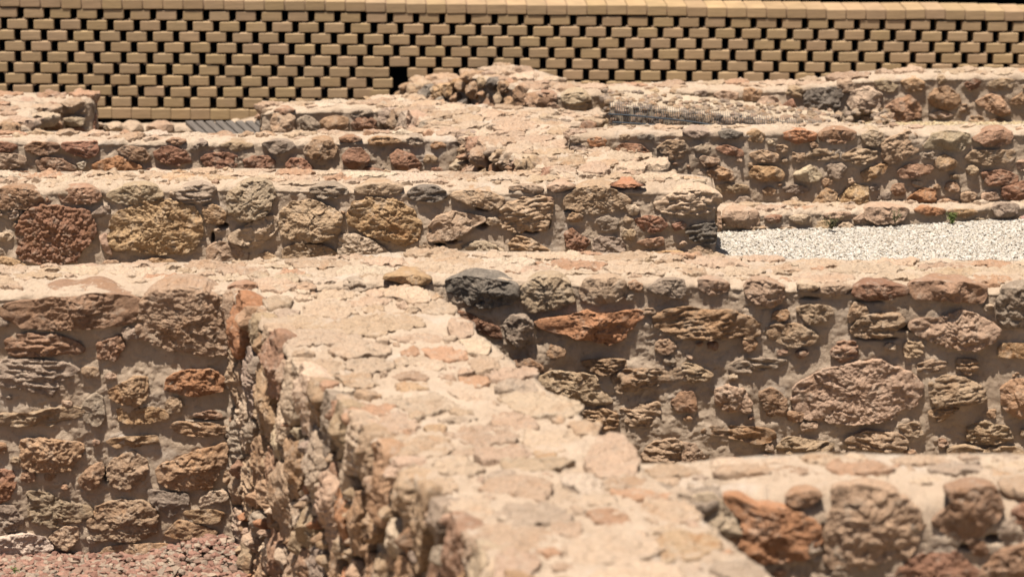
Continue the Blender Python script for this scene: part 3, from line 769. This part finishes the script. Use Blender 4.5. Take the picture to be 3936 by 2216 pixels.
# --- N: near crossing wall bottom right
Wn = Wall('rubble_wall', 'nearest blurred rubble wall filling the bottom right corner', (0.25, 12.10), (3.0, 12.2),
          [('D', 1500, 1268), ('D', 1750, 1262), ('D', 1900, 1250), ('D', 2100, 1240), ('D', 2300, 1242), ('D', 2575, 1240)], 0.46, -0.95, 0.0075, group=G_, slope=0.02, r=0.13, rec=0.0, fr=1.6)
Wn.trace('9', '''
oR4 230 920 360 910 470 980 780 1020 900 1110 920 1210 860 1290 700 1330 520 1330 400 1300 380 1200 440 1100 330 1000|large orange brown stone with pebbled face
bR4 1000 850 1120 800 1300 830 1450 940 1550 1010 1560 1200 1500 1290 1250 1350 1080 1410 990 1350 960 1150 1010 1000|largest grey stone leaning in the wall face
kR5 1720 820 1880 760 2030 780 2090 860 2110 1020 2040 1100 1930 1200 1780 1160 1660 1080 1800 960 1740 880|reddish brown round stone jutting out
kR 680 920 780 870 900 870 930 910 840 980 720 980
rC5 1440 1380 1560 1310 1800 1280 1860 1340 1960 1400 1900 1500 1400 1500
kR5 2100 1270 2265 1220 2400 1300 2400 1500 1980 1500 1980 1420
yL 200 1180 300 1150 380 1180 370 1250 240 1250
rR 2180 1010 2265 960 2350 1030 2330 1130 2190 1110
gL 2100 1130 2200 1040 2240 1170 2100 1200
cL5 60 880 200 880 330 1040 400 1160 300 1330 120 1250
cL4 -140 820 40 820 120 1000 60 1180 -120 1100''')
Wn.hole('9', '''930 1180 20 60
960 1310 20 60
2060 1200 50 25
1900 1250 60 20''')
Wn.fill('f', 0.55, 2.7, -0.9, 0.4, 0.016, 0.11, 1600, 'bbtpkcgb', seed=51, gap=0.006)
for (u, v, rs, rb, code, a_) in [(2170, 1172, .14, .07, 'oL', .03), (2400, 1172, .12, .06, 'gL', .03), (1700, 1225, .16, .12, 'dR', .02), (1900, 1175, .17, .06, 'bR', .03), (2010, 1180, .1, .05, 'kR', .02)]:
    d_ = ray(*px('D', u, v)); Pq = EYE + d_ * ((0.37 - CAMH) / d_[2]); s_ = float((Pq - Wn.P0) @ Wn.t); q_ = float(-(Pq - Wn.P0) @ Wn.n)
    c_, R = poly_to_R(rand_poly(rs, rb, rng), n=48); Wn._add('t', s_, q_, R, code, a=a_); Wn.occ.append(('t', s_, q_, rs, rb))
Wn.fill('t', 0.3, 2.7, 0.015, 0.44, 0.02, 0.12, 900, 'cpbbcgy', 'RSRS', (0.4, 0.8), 0.012, a=(0.005, 0.018), seed=52)
Wn.finish()

# --- P: diagonal wall going back from the middle wall
Wp = Wall('rubble_wall', 'diagonal rubble wall running back from the middle wall towards the brick lattice', (-0.81, 18.95), (0.26, 17.15),
          [(0.0, 0.42), (1.0, 0.415), (2.1, 0.40)], 0.64, -0.1, 0.007, group=G_, amp=1.2, rec=0.045, tw=[(0, .28), (.35, .40), (1.0, .62), (2.1, .64)])
Wp.fill('f', 0.0, 2.08, 0.0, 0.4, 0.012, 0.05, 3200, 'bbtpkcgcbkp', 'RRSC', (1.0, 2.6), -0.003, a=(0.025, 0.10), seed=61)
Wp.fill('t', 0.0, 2.08, 0.0, 0.64, 0.015, 0.09, 4000, 'cpcbpwcbcpb', 'RSRS', (0.7, 1.8), 0.006, a=(0.012, 0.04), seed=62)
Wp.finish()

# --- Q: back left wall
Wq = Wall('rubble_wall', 'low rubble wall of reddish stones in the left middle distance', (-3.6, 18.0), (-0.28, 18.0),
          [('D', 0, 352), ('D', 300, 354), ('D', 600, 358), ('D', 900, 352), ('D', 1060, 346)], 0.22, -0.1, 0.007, group=G_)
Wq.trace('1', '''
rR -60 1070 80 1070 130 1100 90 1140 -60 1130
kR 180 1100 250 1070 400 1075 450 1090 430 1140 330 1165 220 1150
rR 460 1075 740 1065 735 1150 660 1185 560 1160 490 1130
pR -60 1150 120 1160 210 1190 180 1240 80 1270 -60 1260
kR 275 1210 340 1185 450 1200 570 1260 560 1290 440 1315 300 1270
oR 700 1240 800 1200 900 1180 1060 1250 1070 1290 960 1280 850 1310 720 1290
tR 875 1140 950 1095 1080 1120 1130 1170 1110 1210 980 1190
rR 1165 1150 1230 1110 1340 1100 1420 1160 1440 1220 1330 1240 1200 1210
rR 1520 1210 1560 1160 1700 1150 1780 1170 1780 1250 1700 1300 1590 1290
rR 1840 1200 1900 1180 2020 1180 2080 1220 2050 1290 1930 1330 1850 1300|deep red brown rough stone
rC 2150 1240 2200 1190 2290 1200 2360 1270 2330 1310 2200 1330
tR4 2290 1110 2370 1050 2480 1060 2540 1110 2510 1170 2400 1190 2310 1160
rR 1090 1340 1120 1270 1220 1280 1330 1310 1370 1340 1200 1390 1080 1390
kR -20 1330 100 1290 200 1290 270 1320 200 1370 -20 1400
rR 270 1370 380 1330 480 1370 490 1410 280 1410
rR 800 1370 950 1320 1000 1340 900 1410 800 1400
kR 1390 1330 1450 1270 1520 1300 1500 1350 1420 1350
bR 1630 1100 1720 1070 1900 1080 1910 1110 1790 1130
gR 1960 1080 2080 1060 2200 1070 2220 1110 2100 1160 2030 1130
kR 1240 1060 1300 1030 1400 1040 1400 1070 1340 1090
gR 1430 1120 1500 1070 1580 1070 1500 1110 1450 1130
wR 580 1230 650 1210 640 1260 600 1270''')
Wq.trace('2', '''
yS 190 1060 240 1030 430 1040 440 1070 380 1090 230 1095
gS 480 1050 540 1030 610 1035 610 1080 560 1090 490 1080
rR4 10 1180 60 1120 150 1120 210 1180 190 1240 100 1280 40 1240
rR4 370 1180 430 1130 540 1170 600 1240 560 1290 450 1280 400 1250
rL 120 1290 200 1260 330 1290 380 1330 200 1330
kR -20 1020 100 1020 160 1040 150 1060 0 1070''')
Wq.fill('f', 0.9, Wq.L - 0.03, 0.0, 0.4, 0.02, 0.05, 500, 'krbprt', gap=0.016, seed=71)
Wq.fill('f', 0.0, 0.95, 0.0, 0.4, 0.04, 0.1, 200, 'krbprt', seed=72)
Wq.fill('t', 0.03, Wq.L - 0.03, 0.015, 0.20, 0.03, 0.10, 1500, 'pkobcwpkbt', 'RSLR', (0.35, 0.75), 0.008, a=(0.01, 0.04), seed=73)
Wq.finish()

# --- H: back right wall
Wh = Wall('rubble_wall', 'rubble wall with many small stones behind the white gravel strip', (0.30, 17.72), (3.6, 18.0),
          [('D', 1480, 342), ('D', 1600, 332), ('D', 1800, 333), ('D', 2100, 328), ('D', 2300, 333), ('D', 2575, 330)], 0.18, -0.1, 0.007, group=G_)
Wh.trace('2', '''
oR 1850 1050 1930 1030 2000 1050 1990 1100 1880 1100
rR4 2060 1110 2130 1080 2250 1090 2320 1140 2280 1190 2170 1190
bR 2380 1110 2450 1060 2571 1060 2600 1120 2571 1180 2450 1190
dR 2220 1020 2350 1010 2350 1050 2240 1050
nR 2060 1020 2170 1010 2170 1040 2100 1050''')
Wh.trace('3', '''
gR -10 990 100 975 240 1000 230 1030 60 1030
dR 260 990 340 975 460 1000 420 1040 300 1040
yR 480 1000 560 975 620 1010 590 1070 500 1060
oR 750 1000 860 975 1010 1000 980 1060 850 1080 770 1040
kR 1020 1000 1150 975 1300 990 1290 1050 1150 1080 1040 1050
nR 1350 1020 1420 975 1500 1000 1510 1060 1420 1100 1360 1070
bR 1500 1090 1560 1040 1700 990 1750 1010 1780 1120 1700 1170 1560 1230 1510 1180
nL4 1820 1110 1880 1010 2000 985 2150 1010 2160 1070 2090 1130 1950 1120|grey green round stone in the top course
kR4 2180 1040 2280 985 2420 980 2480 1010 2460 1080 2300 1100
cL 85 1110 150 1080 210 1100 180 1150 100 1140
rR 230 1120 330 1090 450 1130 450 1180 330 1160
bR 500 1160 600 1130 720 1160 710 1220 560 1210
bS 930 1190 980 1120 1180 1130 1170 1190 1020 1200
bS4 1200 1170 1300 1120 1450 1130 1460 1190 1340 1230 1220 1210
pL4 120 1200 150 1170 280 1200 260 1260 180 1260
tR4 180 1290 270 1250 370 1290 380 1350 260 1350 200 1320
yR4 500 1310 540 1255 620 1250 700 1260 760 1300 740 1360 560 1350
cL4 830 1310 960 1240 1050 1320 1000 1360 880 1350
gL4 1085 1240 1200 1230 1240 1260 1200 1340 1110 1330
yR4 1340 1300 1420 1260 1540 1230 1520 1290 1380 1360
kR4 1620 1290 1700 1240 1840 1240 1890 1260 1840 1310 1640 1340
tL4 1900 1200 1970 1160 2060 1210 2050 1270 1960 1280 1900 1240
bR 2120 1200 2200 1130 2500 1130 2510 1200 2300 1240
gR 750 1410 850 1390 950 1410 930 1450 780 1450
bR 200 1400 330 1380 490 1400 480 1440 300 1450
rR 2250 1300 2400 1280 2540 1330 2500 1380 2300 1390''')
Wh.trace('6', '''
gL 350 320 430 230 480 225 600 310
tR4 970 280 1080 160 1160 200 1150 290 1000 300
yR4 1170 240 1280 140 1390 150 1390 270 1270 310
oR4 1690 240 1800 160 1900 170 1900 260 1700 290
pR 2250 210 2350 180 2390 240 2260 260
rR4 2400 160 2571 110 2650 180 2571 250 2420 240
kR 280 290 350 270 350 310
tR 600 180 640 150 700 170 690 210 620 210
gR 1460 250 1500 200 1570 190 1560 240''')
Wh.fill('f', 0.03, Wh.L - 0.02, 0.12, 0.46, 0.014, 0.05, 800, 'btpkbcg', gap=0.013, seed=81)
Wh.fill('t', 0.03, Wh.L - 0.03, 0.015, 0.16, 0.02, 0.08, 700, 'cpkbcwpb', 'RSLR', (0.35, 0.75), 0.012, a=(0.006, 0.02), seed=83)
Wh.finish()

# --- K: low kerb wall at its foot
Wk = Wall('low_kerb_wall', 'low kerb of rubble stones along the far edge of the white gravel', (0.9, 17.52), (3.6, 17.98),
          [('D', 1800, 535), ('D', 2100, 528), ('D', 2400, 521), ('D', 2575, 515)], 0.22, -0.08, 0.007, cat='kerb wall')
Wk.trace('6', '''
pL3 300 370 340 325 560 335 580 420 500 460 320 440
rR 610 380 700 360 750 370 740 410 660 430
cL4 790 380 900 360 970 370 960 420 860 430
pR 1050 355 1150 345 1270 345 1260 380 1110 390
pR4 1370 340 1400 300 1680 310 1690 350 1620 410 1460 420 1380 390
oR 1720 320 1850 305 1980 320 1960 350 1840 370
yR 2000 320 2200 320 2220 350 2120 380 2010 350
gL5 2320 310 2400 275 2520 280 2530 330 2450 380 2360 370|smooth grey stone jutting over the gravel
pR 640 480 850 450 850 490 700 500
dR 1760 420 1900 430 1920 450 1780 450
pR 1280 400 1350 350 1380 420 1320 420
pR 230 340 285 330 285 500 230 500''')
Wk.fill('f', 0.0, Wk.L, 0.0, 0.1, 0.02, 0.06, 200, 'ppkbc', seed=85)
Wk.fill('t', 0.03, Wk.L - 0.03, 0.015, 0.2, 0.02, 0.08, 300, 'cpopwpb', 'RLR', (0.35, 0.75), 0.01, a=(0.006, 0.02), seed=84)
Wk.finish()

# --- I: far right wall
Wi = Wall('rubble_wall', 'farthest right rubble wall of round boulders in front of the brick lattice', (0.17, 19.0), (3.9, 19.0),
          [('D', 1360, 238), ('D', 1500, 232), ('D', 1700, 226), ('D', 2000, 222), ('D', 2080, 212), ('D', 2150, 200), ('D', 2300, 192), ('D', 2575, 190)], 0.22, 0.1, 0.008, group=G_)
Wi.trace('3', '''
cL5 1240 770 1280 690 1400 660 1490 710 1480 800 1410 850 1310 840|round cream boulder
dC4 920 720 990 670 1150 660 1190 700 1180 800 1100 880 960 870 910 790|dark brown crumbly boulder
pL4 560 780 600 730 700 730 740 790 700 880 600 880
rR4 750 790 830 740 870 840 790 850
kR4 1510 840 1600 750 1700 720 1790 800 1780 880 1650 920 1530 900
tL4 1850 740 1900 670 1990 650 2080 720 2090 790 1980 830 1880 790
nL 1440 610 1540 600 1620 640 1580 690 1480 670
yR 1640 610 1740 590 1820 620 1800 680 1700 690
rR 2120 630 2180 590 2240 600 2250 650 2160 680
tR4 2210 770 2330 710 2400 730 2470 840 2400 870 2230 790
pR 230 710 300 680 420 700 400 760 300 760
bR 2300 620 2400 590 2500 600 2480 660 2320 660
pR 1850 860 1940 830 2050 870 1900 890
tR 2460 760 2571 690 2620 740 2571 780 2500 790
gR 80 690 180 680 180 720 100 730
kR 10 780 80 760 100 790 30 800
cR 1350 870 1420 880 1440 920 1340 920''')
Wi.trace('2', '''
kS 1470 700 1540 695 1620 700 1620 770 1500 760
pR 1470 760 1600 760 1650 820 1560 820
nS4 1660 720 1740 700 1820 690 1890 740 1830 820 1700 820
gR4 1570 890 1620 860 1700 900 1690 970 1600 960
yL4 1740 900 1790 840 1900 830 1930 900 1910 970 1800 980|round orange tan boulder
gR 2060 720 2240 700 2230 760 2080 750''')
Wi.fill('f', 0.03, Wi.L - 0.8, 0.24, 0.5, 0.025, 0.07, 500, 'btpkbt', gap=0.014, seed=91)
Wi.fill('f', Wi.L - 0.9, Wi.L, 0.2, 0.5, 0.05, 0.13, 150, 'btpkbt', seed=92)
Wi.fill('t', 0.03, Wi.L - 0.03, 0.015, 0.2, 0.03, 0.11, 900, 'pcbopkbp', 'RLR', (0.4, 0.8), 0.012, a=(0.01, 0.035), seed=93)
Wi.finish()

# --- T: short diagonal wall touching the lattice
Wt = Wall('rubble_wall', 'ragged stub of rubble wall abutting the brick lattice wall', (-0.655, 19.80), (0.155, 18.98),
          [(0.0, 0.35), (0.25, 0.36), (0.42, 0.40), (0.55, 0.49), (0.8, 0.48), (1.0, 0.46), (1.16, 0.44)], 0.36, 0.05, 0.008, group=G_, amp=1.2, rec=0.02)
Wt.fill('f', 0.0, 1.15, 0.1, 0.5, 0.014, 0.045, 1500, 'tbtyktpbd', 'RLLC', (0.8, 1.5), 0.003, a=(0.02, 0.07), seed=95)
Wt.fill('t', 0.0, 1.15, 0.015, 0.34, 0.03, 0.1, 500, 'pobpkct', 'RLR', (0.5, 0.9), 0.006, a=(0.01, 0.05), seed=96)
Wt.finish()

# --- U: low stump of wall in front of it
Wu = Wall('low_kerb_wall', 'low mortared remnant between the diagonal wall and the caged stones', (-0.35, 18.62), (0.42, 18.42),
          [('D', 1160, 292), ('D', 1300, 296), ('D', 1400, 304), ('D', 1500, 312)], 0.3, 0.05, 0.008, cat='wall remnant')
Wu.fill('f', 0.02, Wu.L, 0.1, 0.4, 0.03, 0.06, 120, 'gkbt', seed=97, gap=0.03)
Wu.fill('t', 0.02, Wu.L, 0.015, 0.28, 0.03, 0.09, 200, 'pbwcp', 'RLS', (0.4, 0.8), 0.01, a=(0.01, 0.03), seed=98)
Wu.finish()

# --- R: short wall left of the diagonal one
Wr = Wall('rubble_wall', 'short rubble wall joining the diagonal wall behind the grey boards', (-1.385, 18.72), (-0.70, 18.72),
          [('D', 683, 278), ('D', 800, 274), ('D', 950, 272)], 0.22, 0.0, 0.0075, group=G_)
Wr.trace('1', '''
pR4 2040 930 2060 860 2160 850 2220 880 2210 980 2120 1000 2050 990
gR4 2255 900 2310 870 2360 890 2410 940 2390 975 2300 980
tL4 2410 920 2450 880 2540 870 2620 890 2620 970 2480 980
kR 2060 830 2100 815 2200 820 2230 835 2150 855 2080 845''')
Wr.trace('2', '''
rR4 80 930 120 890 200 880 260 910 250 960 180 990 100 970
gS 60 850 110 825 220 825 240 855 150 880 80 870''')
Wr.fill('f', 0.02, Wr.L, 0.05, 0.4, 0.025, 0.06, 120, 'btk', seed=101, gap=0.02)
Wr.fill('t', 0.02, Wr.L, 0.015, 0.2, 0.03, 0.1, 300, 'pbwcpk', 'RLS', (0.4, 0.8), 0.004, a=(0.01, 0.035), seed=102)
Wr.ends('ktgb', (0,))
Wr.finish()

# --- S: dark block of wall on the left
Ws = Wall('rubble_wall', 'squared end of dark stone wall at the left edge under the brick lattice', (-3.9, 18.95), (-2.335, 18.95),
          [('D', -200, 258), ('D', 60, 252), ('D', 140, 256), ('D', 221, 250)], 0.22, 0.0, 0.0075, group=G_)
Ws.trace('1', '''
nL5 445 790 480 765 600 755 640 770 635 835 560 850 460 845
nL4 480 890 560 870 640 890 620 940 530 950 490 920
kR 330 800 380 770 430 775 430 830 380 850 340 835
rC 120 850 200 830 260 880 230 910 150 910
rR 250 930 310 900 360 960 330 990 260 980
kR4 310 880 380 870 470 930 460 980 360 960
pS4 60 775 180 765 300 790 280 815 110 800
rR 500 960 620 955 640 1000 520 1000''')
Ws.fill('f', 0.0, Ws.L - 0.03, 0.05, 0.4, 0.025, 0.07, 300, 'krtgb', seed=105, gap=0.006)
Ws.fill('t', 0.0, Ws.L - 0.05, 0.015, 0.2, 0.03, 0.1, 400, 'rkokpk', 'RLS', (0.4, 0.8), 0.003, a=(0.01, 0.035), seed=106)
Ws.ends('ktgbr', (1,))
Ws.finish()
# --- stepped wall top at the left edge, in front of the block
Wv = Wall('rubble_wall', 'pink topped rubble wall coming forward at the left edge', (-2.72, 18.92), (-2.50, 18.2),
          [(0.0, 0.41), (0.3, 0.40), (0.75, 0.38)], -1.0, 0.0, 0.0075, group=G_) if False else None
Wv = Wall('rubble_wall', 'pinkish topped wall stub coming forward at the left edge', (-3.9, 18.45), (-2.60, 18.45),
          [('D', -300, 300), ('D', 60, 318), ('D', 85, 330)], 0.45, 0.0, 0.0075, group=G_, slope=0.1)
Wv.fill('f', 0.0, Wv.L, 0.05, 0.4, 0.03, 0.09, 200, 'krtgb', seed=107)
Wv.fill('t', 0.0, Wv.L, 0.015, 0.43, 0.03, 0.13, 600, 'okpkcp', 'RLS', (0.4, 0.8), 0.002, a=(0.01, 0.03), seed=108)
Wv.finish()

# --- boulder footing below the lattice
Wf = Wall('boulder_footing', 'row of rounded sandy boulders along the foot of the brick lattice wall', (-2.5, 19.45), (-0.9, 19.6),
          [('D', 230, 322), ('D', 400, 320), ('D', 560, 322), ('D', 640, 305), ('D', 690, 295)], 0.13, -0.02, 0.008, cat='stone footing')
Wf.trace('1', '''
cL8 670 900 740 885 785 900 780 950 700 960
cL9 780 930 850 890 900 900 920 980 860 1010 800 970
cL9 920 930 980 880 1060 920 1080 970 1000 1000 930 980
pL9 1100 940 1180 905 1300 915 1310 970 1200 1000 1110 980
cL8 1690 930 1780 870 1840 940 1760 965
kL8 1900 850 1960 800 2050 810 2050 870 1920 890''')
Wf.fill('f', 0.0, Wf.L, 0.0, 0.2, 0.02, 0.05, 100, 'cbp', 'L', seed=110)
Wf.fill('t', 0.0, Wf.L, 0.015, 0.1, 0.03, 0.08, 100, 'cbp', 'L', seed=111, a=(0.01, 0.04))
Wf.finish()

# ================================================================ gravel
def pebbles(name, label, cat, n, xr, yr, zf, r0, r1, cols, seed, flat=0.6, parent=None, loc=(0, 0, 0), keep=None):
    r_ = np.random.default_rng(seed); ph = (1 + 5 ** .5) / 2
    B = np.array([(-1, ph, 0), (1, ph, 0), (-1, -ph, 0), (1, -ph, 0), (0, -1, ph), (0, 1, ph), (0, -1, -ph), (0, 1, -ph), (ph, 0, -1), (ph, 0, 1), (-ph, 0, -1), (-ph, 0, 1)]) / 1.9
    F = np.array([(0, 11, 5), (0, 5, 1), (0, 1, 7), (0, 7, 10), (0, 10, 11), (1, 5, 9), (5, 11, 4), (11, 10, 2), (10, 7, 6), (7, 1, 8), (3, 9, 4), (3, 4, 2), (3, 2, 6), (3, 6, 8), (3, 8, 9), (4, 9, 5), (2, 4, 11), (6, 2, 10), (8, 6, 7), (9, 8, 1)])
    x = r_.uniform(*xr, n); y = r_.uniform(*yr, n)
    if keep is not None: m = keep(x, y); x, y = x[m], y[m]; n = len(x)
    r = r_.uniform(r0, r1, n) * r_.choice([0.7, 1, 1.25], n); z = zf(x, y) + r * flat * r_.uniform(-0.2, 0.9, n)
    V = B[None] * (1 + r_.normal(0, 0.16, (n, 12, 1))) * (r[:, None, None]) * np.stack([r_.uniform(.8, 1.3, n), r_.uniform(.7, 1.1, n), flat * r_.uniform(.7, 1.3, n)], 1)[:, None]
    a, t_ = r_.uniform(0, 6.28, n), r_.normal(0, 0.45, n); ca, sa, ct, stt = np.cos(a), np.sin(a), np.cos(t_), np.sin(t_)
    X, Y, Z = V[..., 0], V[..., 1], V[..., 2]; Y, Z = Y * ct[:, None] - Z * stt[:, None], Y * stt[:, None] + Z * ct[:, None]
    X, Y = X * ca[:, None] - Y * sa[:, None], X * sa[:, None] + Y * ca[:, None]
    V = np.stack([X + x[:, None], Y + y[:, None], Z + z[:, None]], -1).reshape(-1, 3)
    T = (F[None] + 12 * np.arange(n)[:, None, None]).reshape(-1, 3)
    cc = 0.60 * np.array(cols)[r_.integers(len(cols), size=n)] * r_.uniform(0.85, 1.12, (n, 1)); C_ = np.concatenate([np.repeat(cc, 12, 0), np.ones((n * 12, 1))], 1)
    o = mesh_obj(name, V, None, T, MG, parent, loc, C_, smooth=False)
    if parent is None: tag(o, label, cat, kind='stuff')
    return o
def kerb_y(x): return 17.52 + (x - 0.9) * 0.17
pebbles('white_gravel', 'bright white limestone gravel between the kerb and the long wall', 'gravel', 120000, (0.85, 3.5), (15.5, 18.1),
        lambda x, y: 0.010 + 0.004 * np.sin(x * 5 + 1), 0.0038, 0.0078, [(.53, .475, .395), (.56, .505, .425), (.47, .41, .33), (.60, .545, .47), (.50, .43, .335), (.42, .35, .27)], 5, keep=lambda x, y: y < kerb_y(x) + 0.03)
def redz(x, y): return -0.875 + 0.09 * np.exp(-((x + 1.35) / 0.22) ** 2 - ((y - 14.95) / 0.2) ** 2)
pebbles('red_gravel', 'reddish pink gravel in the pit at the bottom left', 'gravel', 16000, (-3.4, -0.95), (13.6, 15.02), redz,
        0.010, 0.021, [(.29, .155, .11), (.33, .185, .13), (.25, .13, .092), (.36, .265, .19), (.30, .225, .165), (.27, .17, .12)], 6, flat=0.55, keep=lambda x, y: x < -1.20 + (15 - y) * 0.33)
pebbles('sandy_gravel', 'yellowish fine gravel behind the small stone wall on the right', 'gravel', 19000, (1.75, 3.8), (18.1, 19.0),
        lambda x, y: 0.375 - 0.11 * np.clip(y - 18.2, 0, 0.8) + 0.0 * x, 0.004, 0.008, [(.50, .38, .21), (.45, .33, .19), (.55, .44, .28), (.40, .30, .19)], 8)

# ================================================================ caged stones
ga = empty('stone_cage', (1.0, 18.6, 0.2), 'low wire mesh cage packed with small stones in front of the far right wall', 'gabion')
gx0, gx1 = 0.50, 1.75
def gz(x): return 0.523 - 0.135 * np.clip((x - gx0) / (gx1 - gx0), 0, 1)
def gy_(x): return 18.36 + 0.06 * (x - gx0)
Vs, Qs, Ts, Cs = [], [], [], []; n = 0; r_ = np.random.default_rng(9)
for k in range(620):
    x = r_.uniform(gx0, gx1 + 0.35); fr = r_.random() < 0.45; rr = r_.uniform(0.012, 0.03)
    if fr: y = gy_(x) + rr + 0.004; z = r_.uniform(0.32, max(0.33, gz(x) - rr))
    else: y = gy_(x) + r_.uniform(0.03, 0.55); z = gz(x) - rr * r_.uniform(0.6, 1.1) - 0.01
    SEED[0] += 1; th_ = rand_poly(rr * 1.1, rr * 0.85, r_); c_, R = poly_to_R(th_, n=30)
    v, q, t_ = make_stone(np.array([x, y, z]), np.array([1., 0, 0]), np.array([0, 0, 1.]) if fr else np.array([0, 1., 0]), np.array([0, -1., 0]) if fr else np.array([0, 0, 1.]), R, rr * 0.8, rr * 0.8, 'L', 0.012, SEED[0])
    Vs.append(v); Qs.append(q + n); Ts.append(t_ + n); n += len(v)
    cc = np.array(PAL['bgctpgb'[r_.integers(7)]]) * r_.uniform(.6, .95); Cs.append(np.tile([*cc, .1], (len(v), 1)))
o = mesh_obj('packed_stones', np.concatenate(Vs), np.concatenate(Qs), np.concatenate(Ts), MS, ga, tuple(ga.location), np.concatenate(Cs)); o['kind'] = 'stuff'
core = []
for k in range(25):
    x = gx0 + 0.04 + (k + .5) / 25 * (gx1 - gx0); core.append(((x, gy_(x) + 0.40, (gz(x) + 0.1) / 2 - 0.03), (0.028, 0.28, (gz(x) - 0.1) / 2 + 0.0), 0, 0.002))
V, Q, T = boxes(core); mesh_obj('core', V, Q, T, MSOIL, ga, tuple(ga.location), smooth=False)
def tube(path, r, nseg=5):
    path = np.asarray(path, float); V = []; m = len(path)
    for i in range(m):
        d = path[min(i + 1, m - 1)] - path[max(i - 1, 0)]; d /= np.linalg.norm(d); u = np.cross(d, [0.31, 0.17, 0.93]); u /= np.linalg.norm(u); v = np.cross(d, u)
        for k in range(nseg): a = 2 * math.pi * k / nseg; V.append(path[i] + r * (math.cos(a) * u + math.sin(a) * v))
    Q = [[i * nseg + k, i * nseg + (k + 1) % nseg, (i + 1) * nseg + (k + 1) % nseg, (i + 1) * nseg + k] for i in range(m - 1) for k in range(nseg)]
    return np.array(V), np.array(Q)
def tubes(L):
    Vs, Qs, n = [], [], 0
    for p_, r in L:
        v, q = tube(p_, r); Vs.append(v); Qs.append(q + n); n += len(v)
    return np.concatenate(Vs), np.concatenate(Qs)
L = []; x = gx0 + 0.03
while x < gx1: L.append(([(x, gy_(x) - 0.012, 0.3), (x, gy_(x) - 0.014, (0.3 + gz(x)) / 2), (x, gy_(x) - 0.010, gz(x) + 0.004), (x, gy_(x) + 0.04, gz(x) + 0.012)], 0.0015)); x += 0.0125
for zz in (0.0, 0.05, 0.1): L.append(([(xx, gy_(xx) - 0.014, gz(xx) - zz) for xx in np.linspace(gx0 + 0.03, gx1, 12) if True], 0.0013))
V, Q = tubes(L); mesh_obj('wire_mesh', V, Q, mat=MWIRE, parent=ga, loc=tuple(ga.location))
def onplane(u, v, y): d = ray(*px('D', u, v)); return EYE + d * (y / d[1])
L = []
for pts in ([(1530, 287), (1600, 291), (1680, 299), (1760, 309), (1820, 322)], [(1540, 307), (1620, 312), (1700, 320)]):
    L.append(([onplane(u, v, 18.34) for u, v in pts], 0.0042))
V, Q = tubes(L); mesh_obj('tie_cord', V, Q, mat=MROPE, parent=ga, loc=tuple(ga.location))

# ================================================================ boards
bd = empty('board_walk', (-1.75, 19.15, 0.1), 'weathered grey boards lying behind the reddish low wall', 'boards')
for k in range(9):
    u0 = 478 + k * 25; P1_ = onplane(u0 + 38, 337, 18.95); P0_ = onplane(u0, 318.5, 19.32); c_ = (P1_ + P0_) / 2; d = P0_ - P1_; ln = np.linalg.norm(d)
    ang = math.atan2(d[1], d[0]) - math.pi / 2
    V, Q, T = boxes([((0, 0, 0), (0.0215, ln / 2 + 0.02, 0.012), 0, 0.002)])
    o = mesh_obj('board', V, Q, T, MWOOD, smooth=False); o.parent = bd; o.location = c_ - np.array(bd.location); o.rotation_euler = (0, 0, ang)
box_part('side_board', (-1.76, 18.93, 0.10), (0.30, 0.012, 0.028), MWOOD, bd)

# ================================================================ weeds
def weed(name, label, u, v, y, h, n, mat, seed, spread=1.0, grp=None):
    P = onplane(u, v, y); P[2] -= 0.0; r_ = np.random.default_rng(seed); V, Q, T = [], [], []
    e = empty(name, tuple(P), label, 'weed', grp); m = 0; st_ = []
    for k in range(n):
        a = r_.uniform(0, 6.28); l = h * r_.uniform(0.5, 1.0); lean = r_.uniform(0.1, 0.8) * spread
        tip = P + np.array([math.cos(a) * l * lean, math.sin(a) * l * lean * 0.6, l]); st_.append(([P, (P + tip) / 2 + [0, 0, 0.2 * l], tip], 0.0009))
        for j in range(7):
            f = r_.uniform(0.25, 1); c_ = P + (tip - P) * f + r_.normal(0, 0.004, 3); d1 = r_.normal(size=3); d1 /= np.linalg.norm(d1); d2 = np.cross(d1, r_.normal(size=3)); d2 /= np.linalg.norm(d2)
            s_ = r_.uniform(0.004, 0.009); V += [c_ - d1 * s_, c_ + d2 * s_ * .4, c_ + d1 * s_, c_ - d2 * s_ * .4]; Q.append([m, m + 1, m + 2, m + 3]); m += 4
    mesh_obj('foliage', np.array(V), np.array(Q), mat=mat, parent=e, loc=tuple(P), smooth=False)
    v_, q_ = tubes(st_); mesh_obj('stem', v_, q_, mat=mat, parent=e, loc=tuple(P))
weed('small_weed', 'fresh green tuft growing against the low kerb at the right', 2394, 563, 17.72, 0.065, 34, MLEAF, 1, 0.8)
weed('small_weed', 'dry olive weed at the gravel edge, left of the green tuft', 2092, 577, 17.55, 0.07, 26, MDRY, 2, 1.3)
weed('small_weed', 'thin brown sprig on the kerb between the other two weeds', 2250, 562, 17.62, 0.08, 8, MDRY, 3, 1.3)
weed('small_weed', 'tiny green sprout in the red gravel at the lower left', 38, 1442, 14.6, 0.035, 6, MLEAF, 4, 1.0)
Pt = onplane(2560, 552, 17.86)
V, Q = tube([Pt + [-.075, -.03, .012], Pt + [0, -.03, .014], Pt + [.12, -.03, .014]], 0.014, 10)
tag(mesh_obj('clay_pipe', V, Q, mat=plain('dull_red_clay', (.21, .11, .08), (.25, .15, .12)), loc=tuple(Pt)), 'short reddish clay pipe lying on the gravel at the right edge', 'pipe')
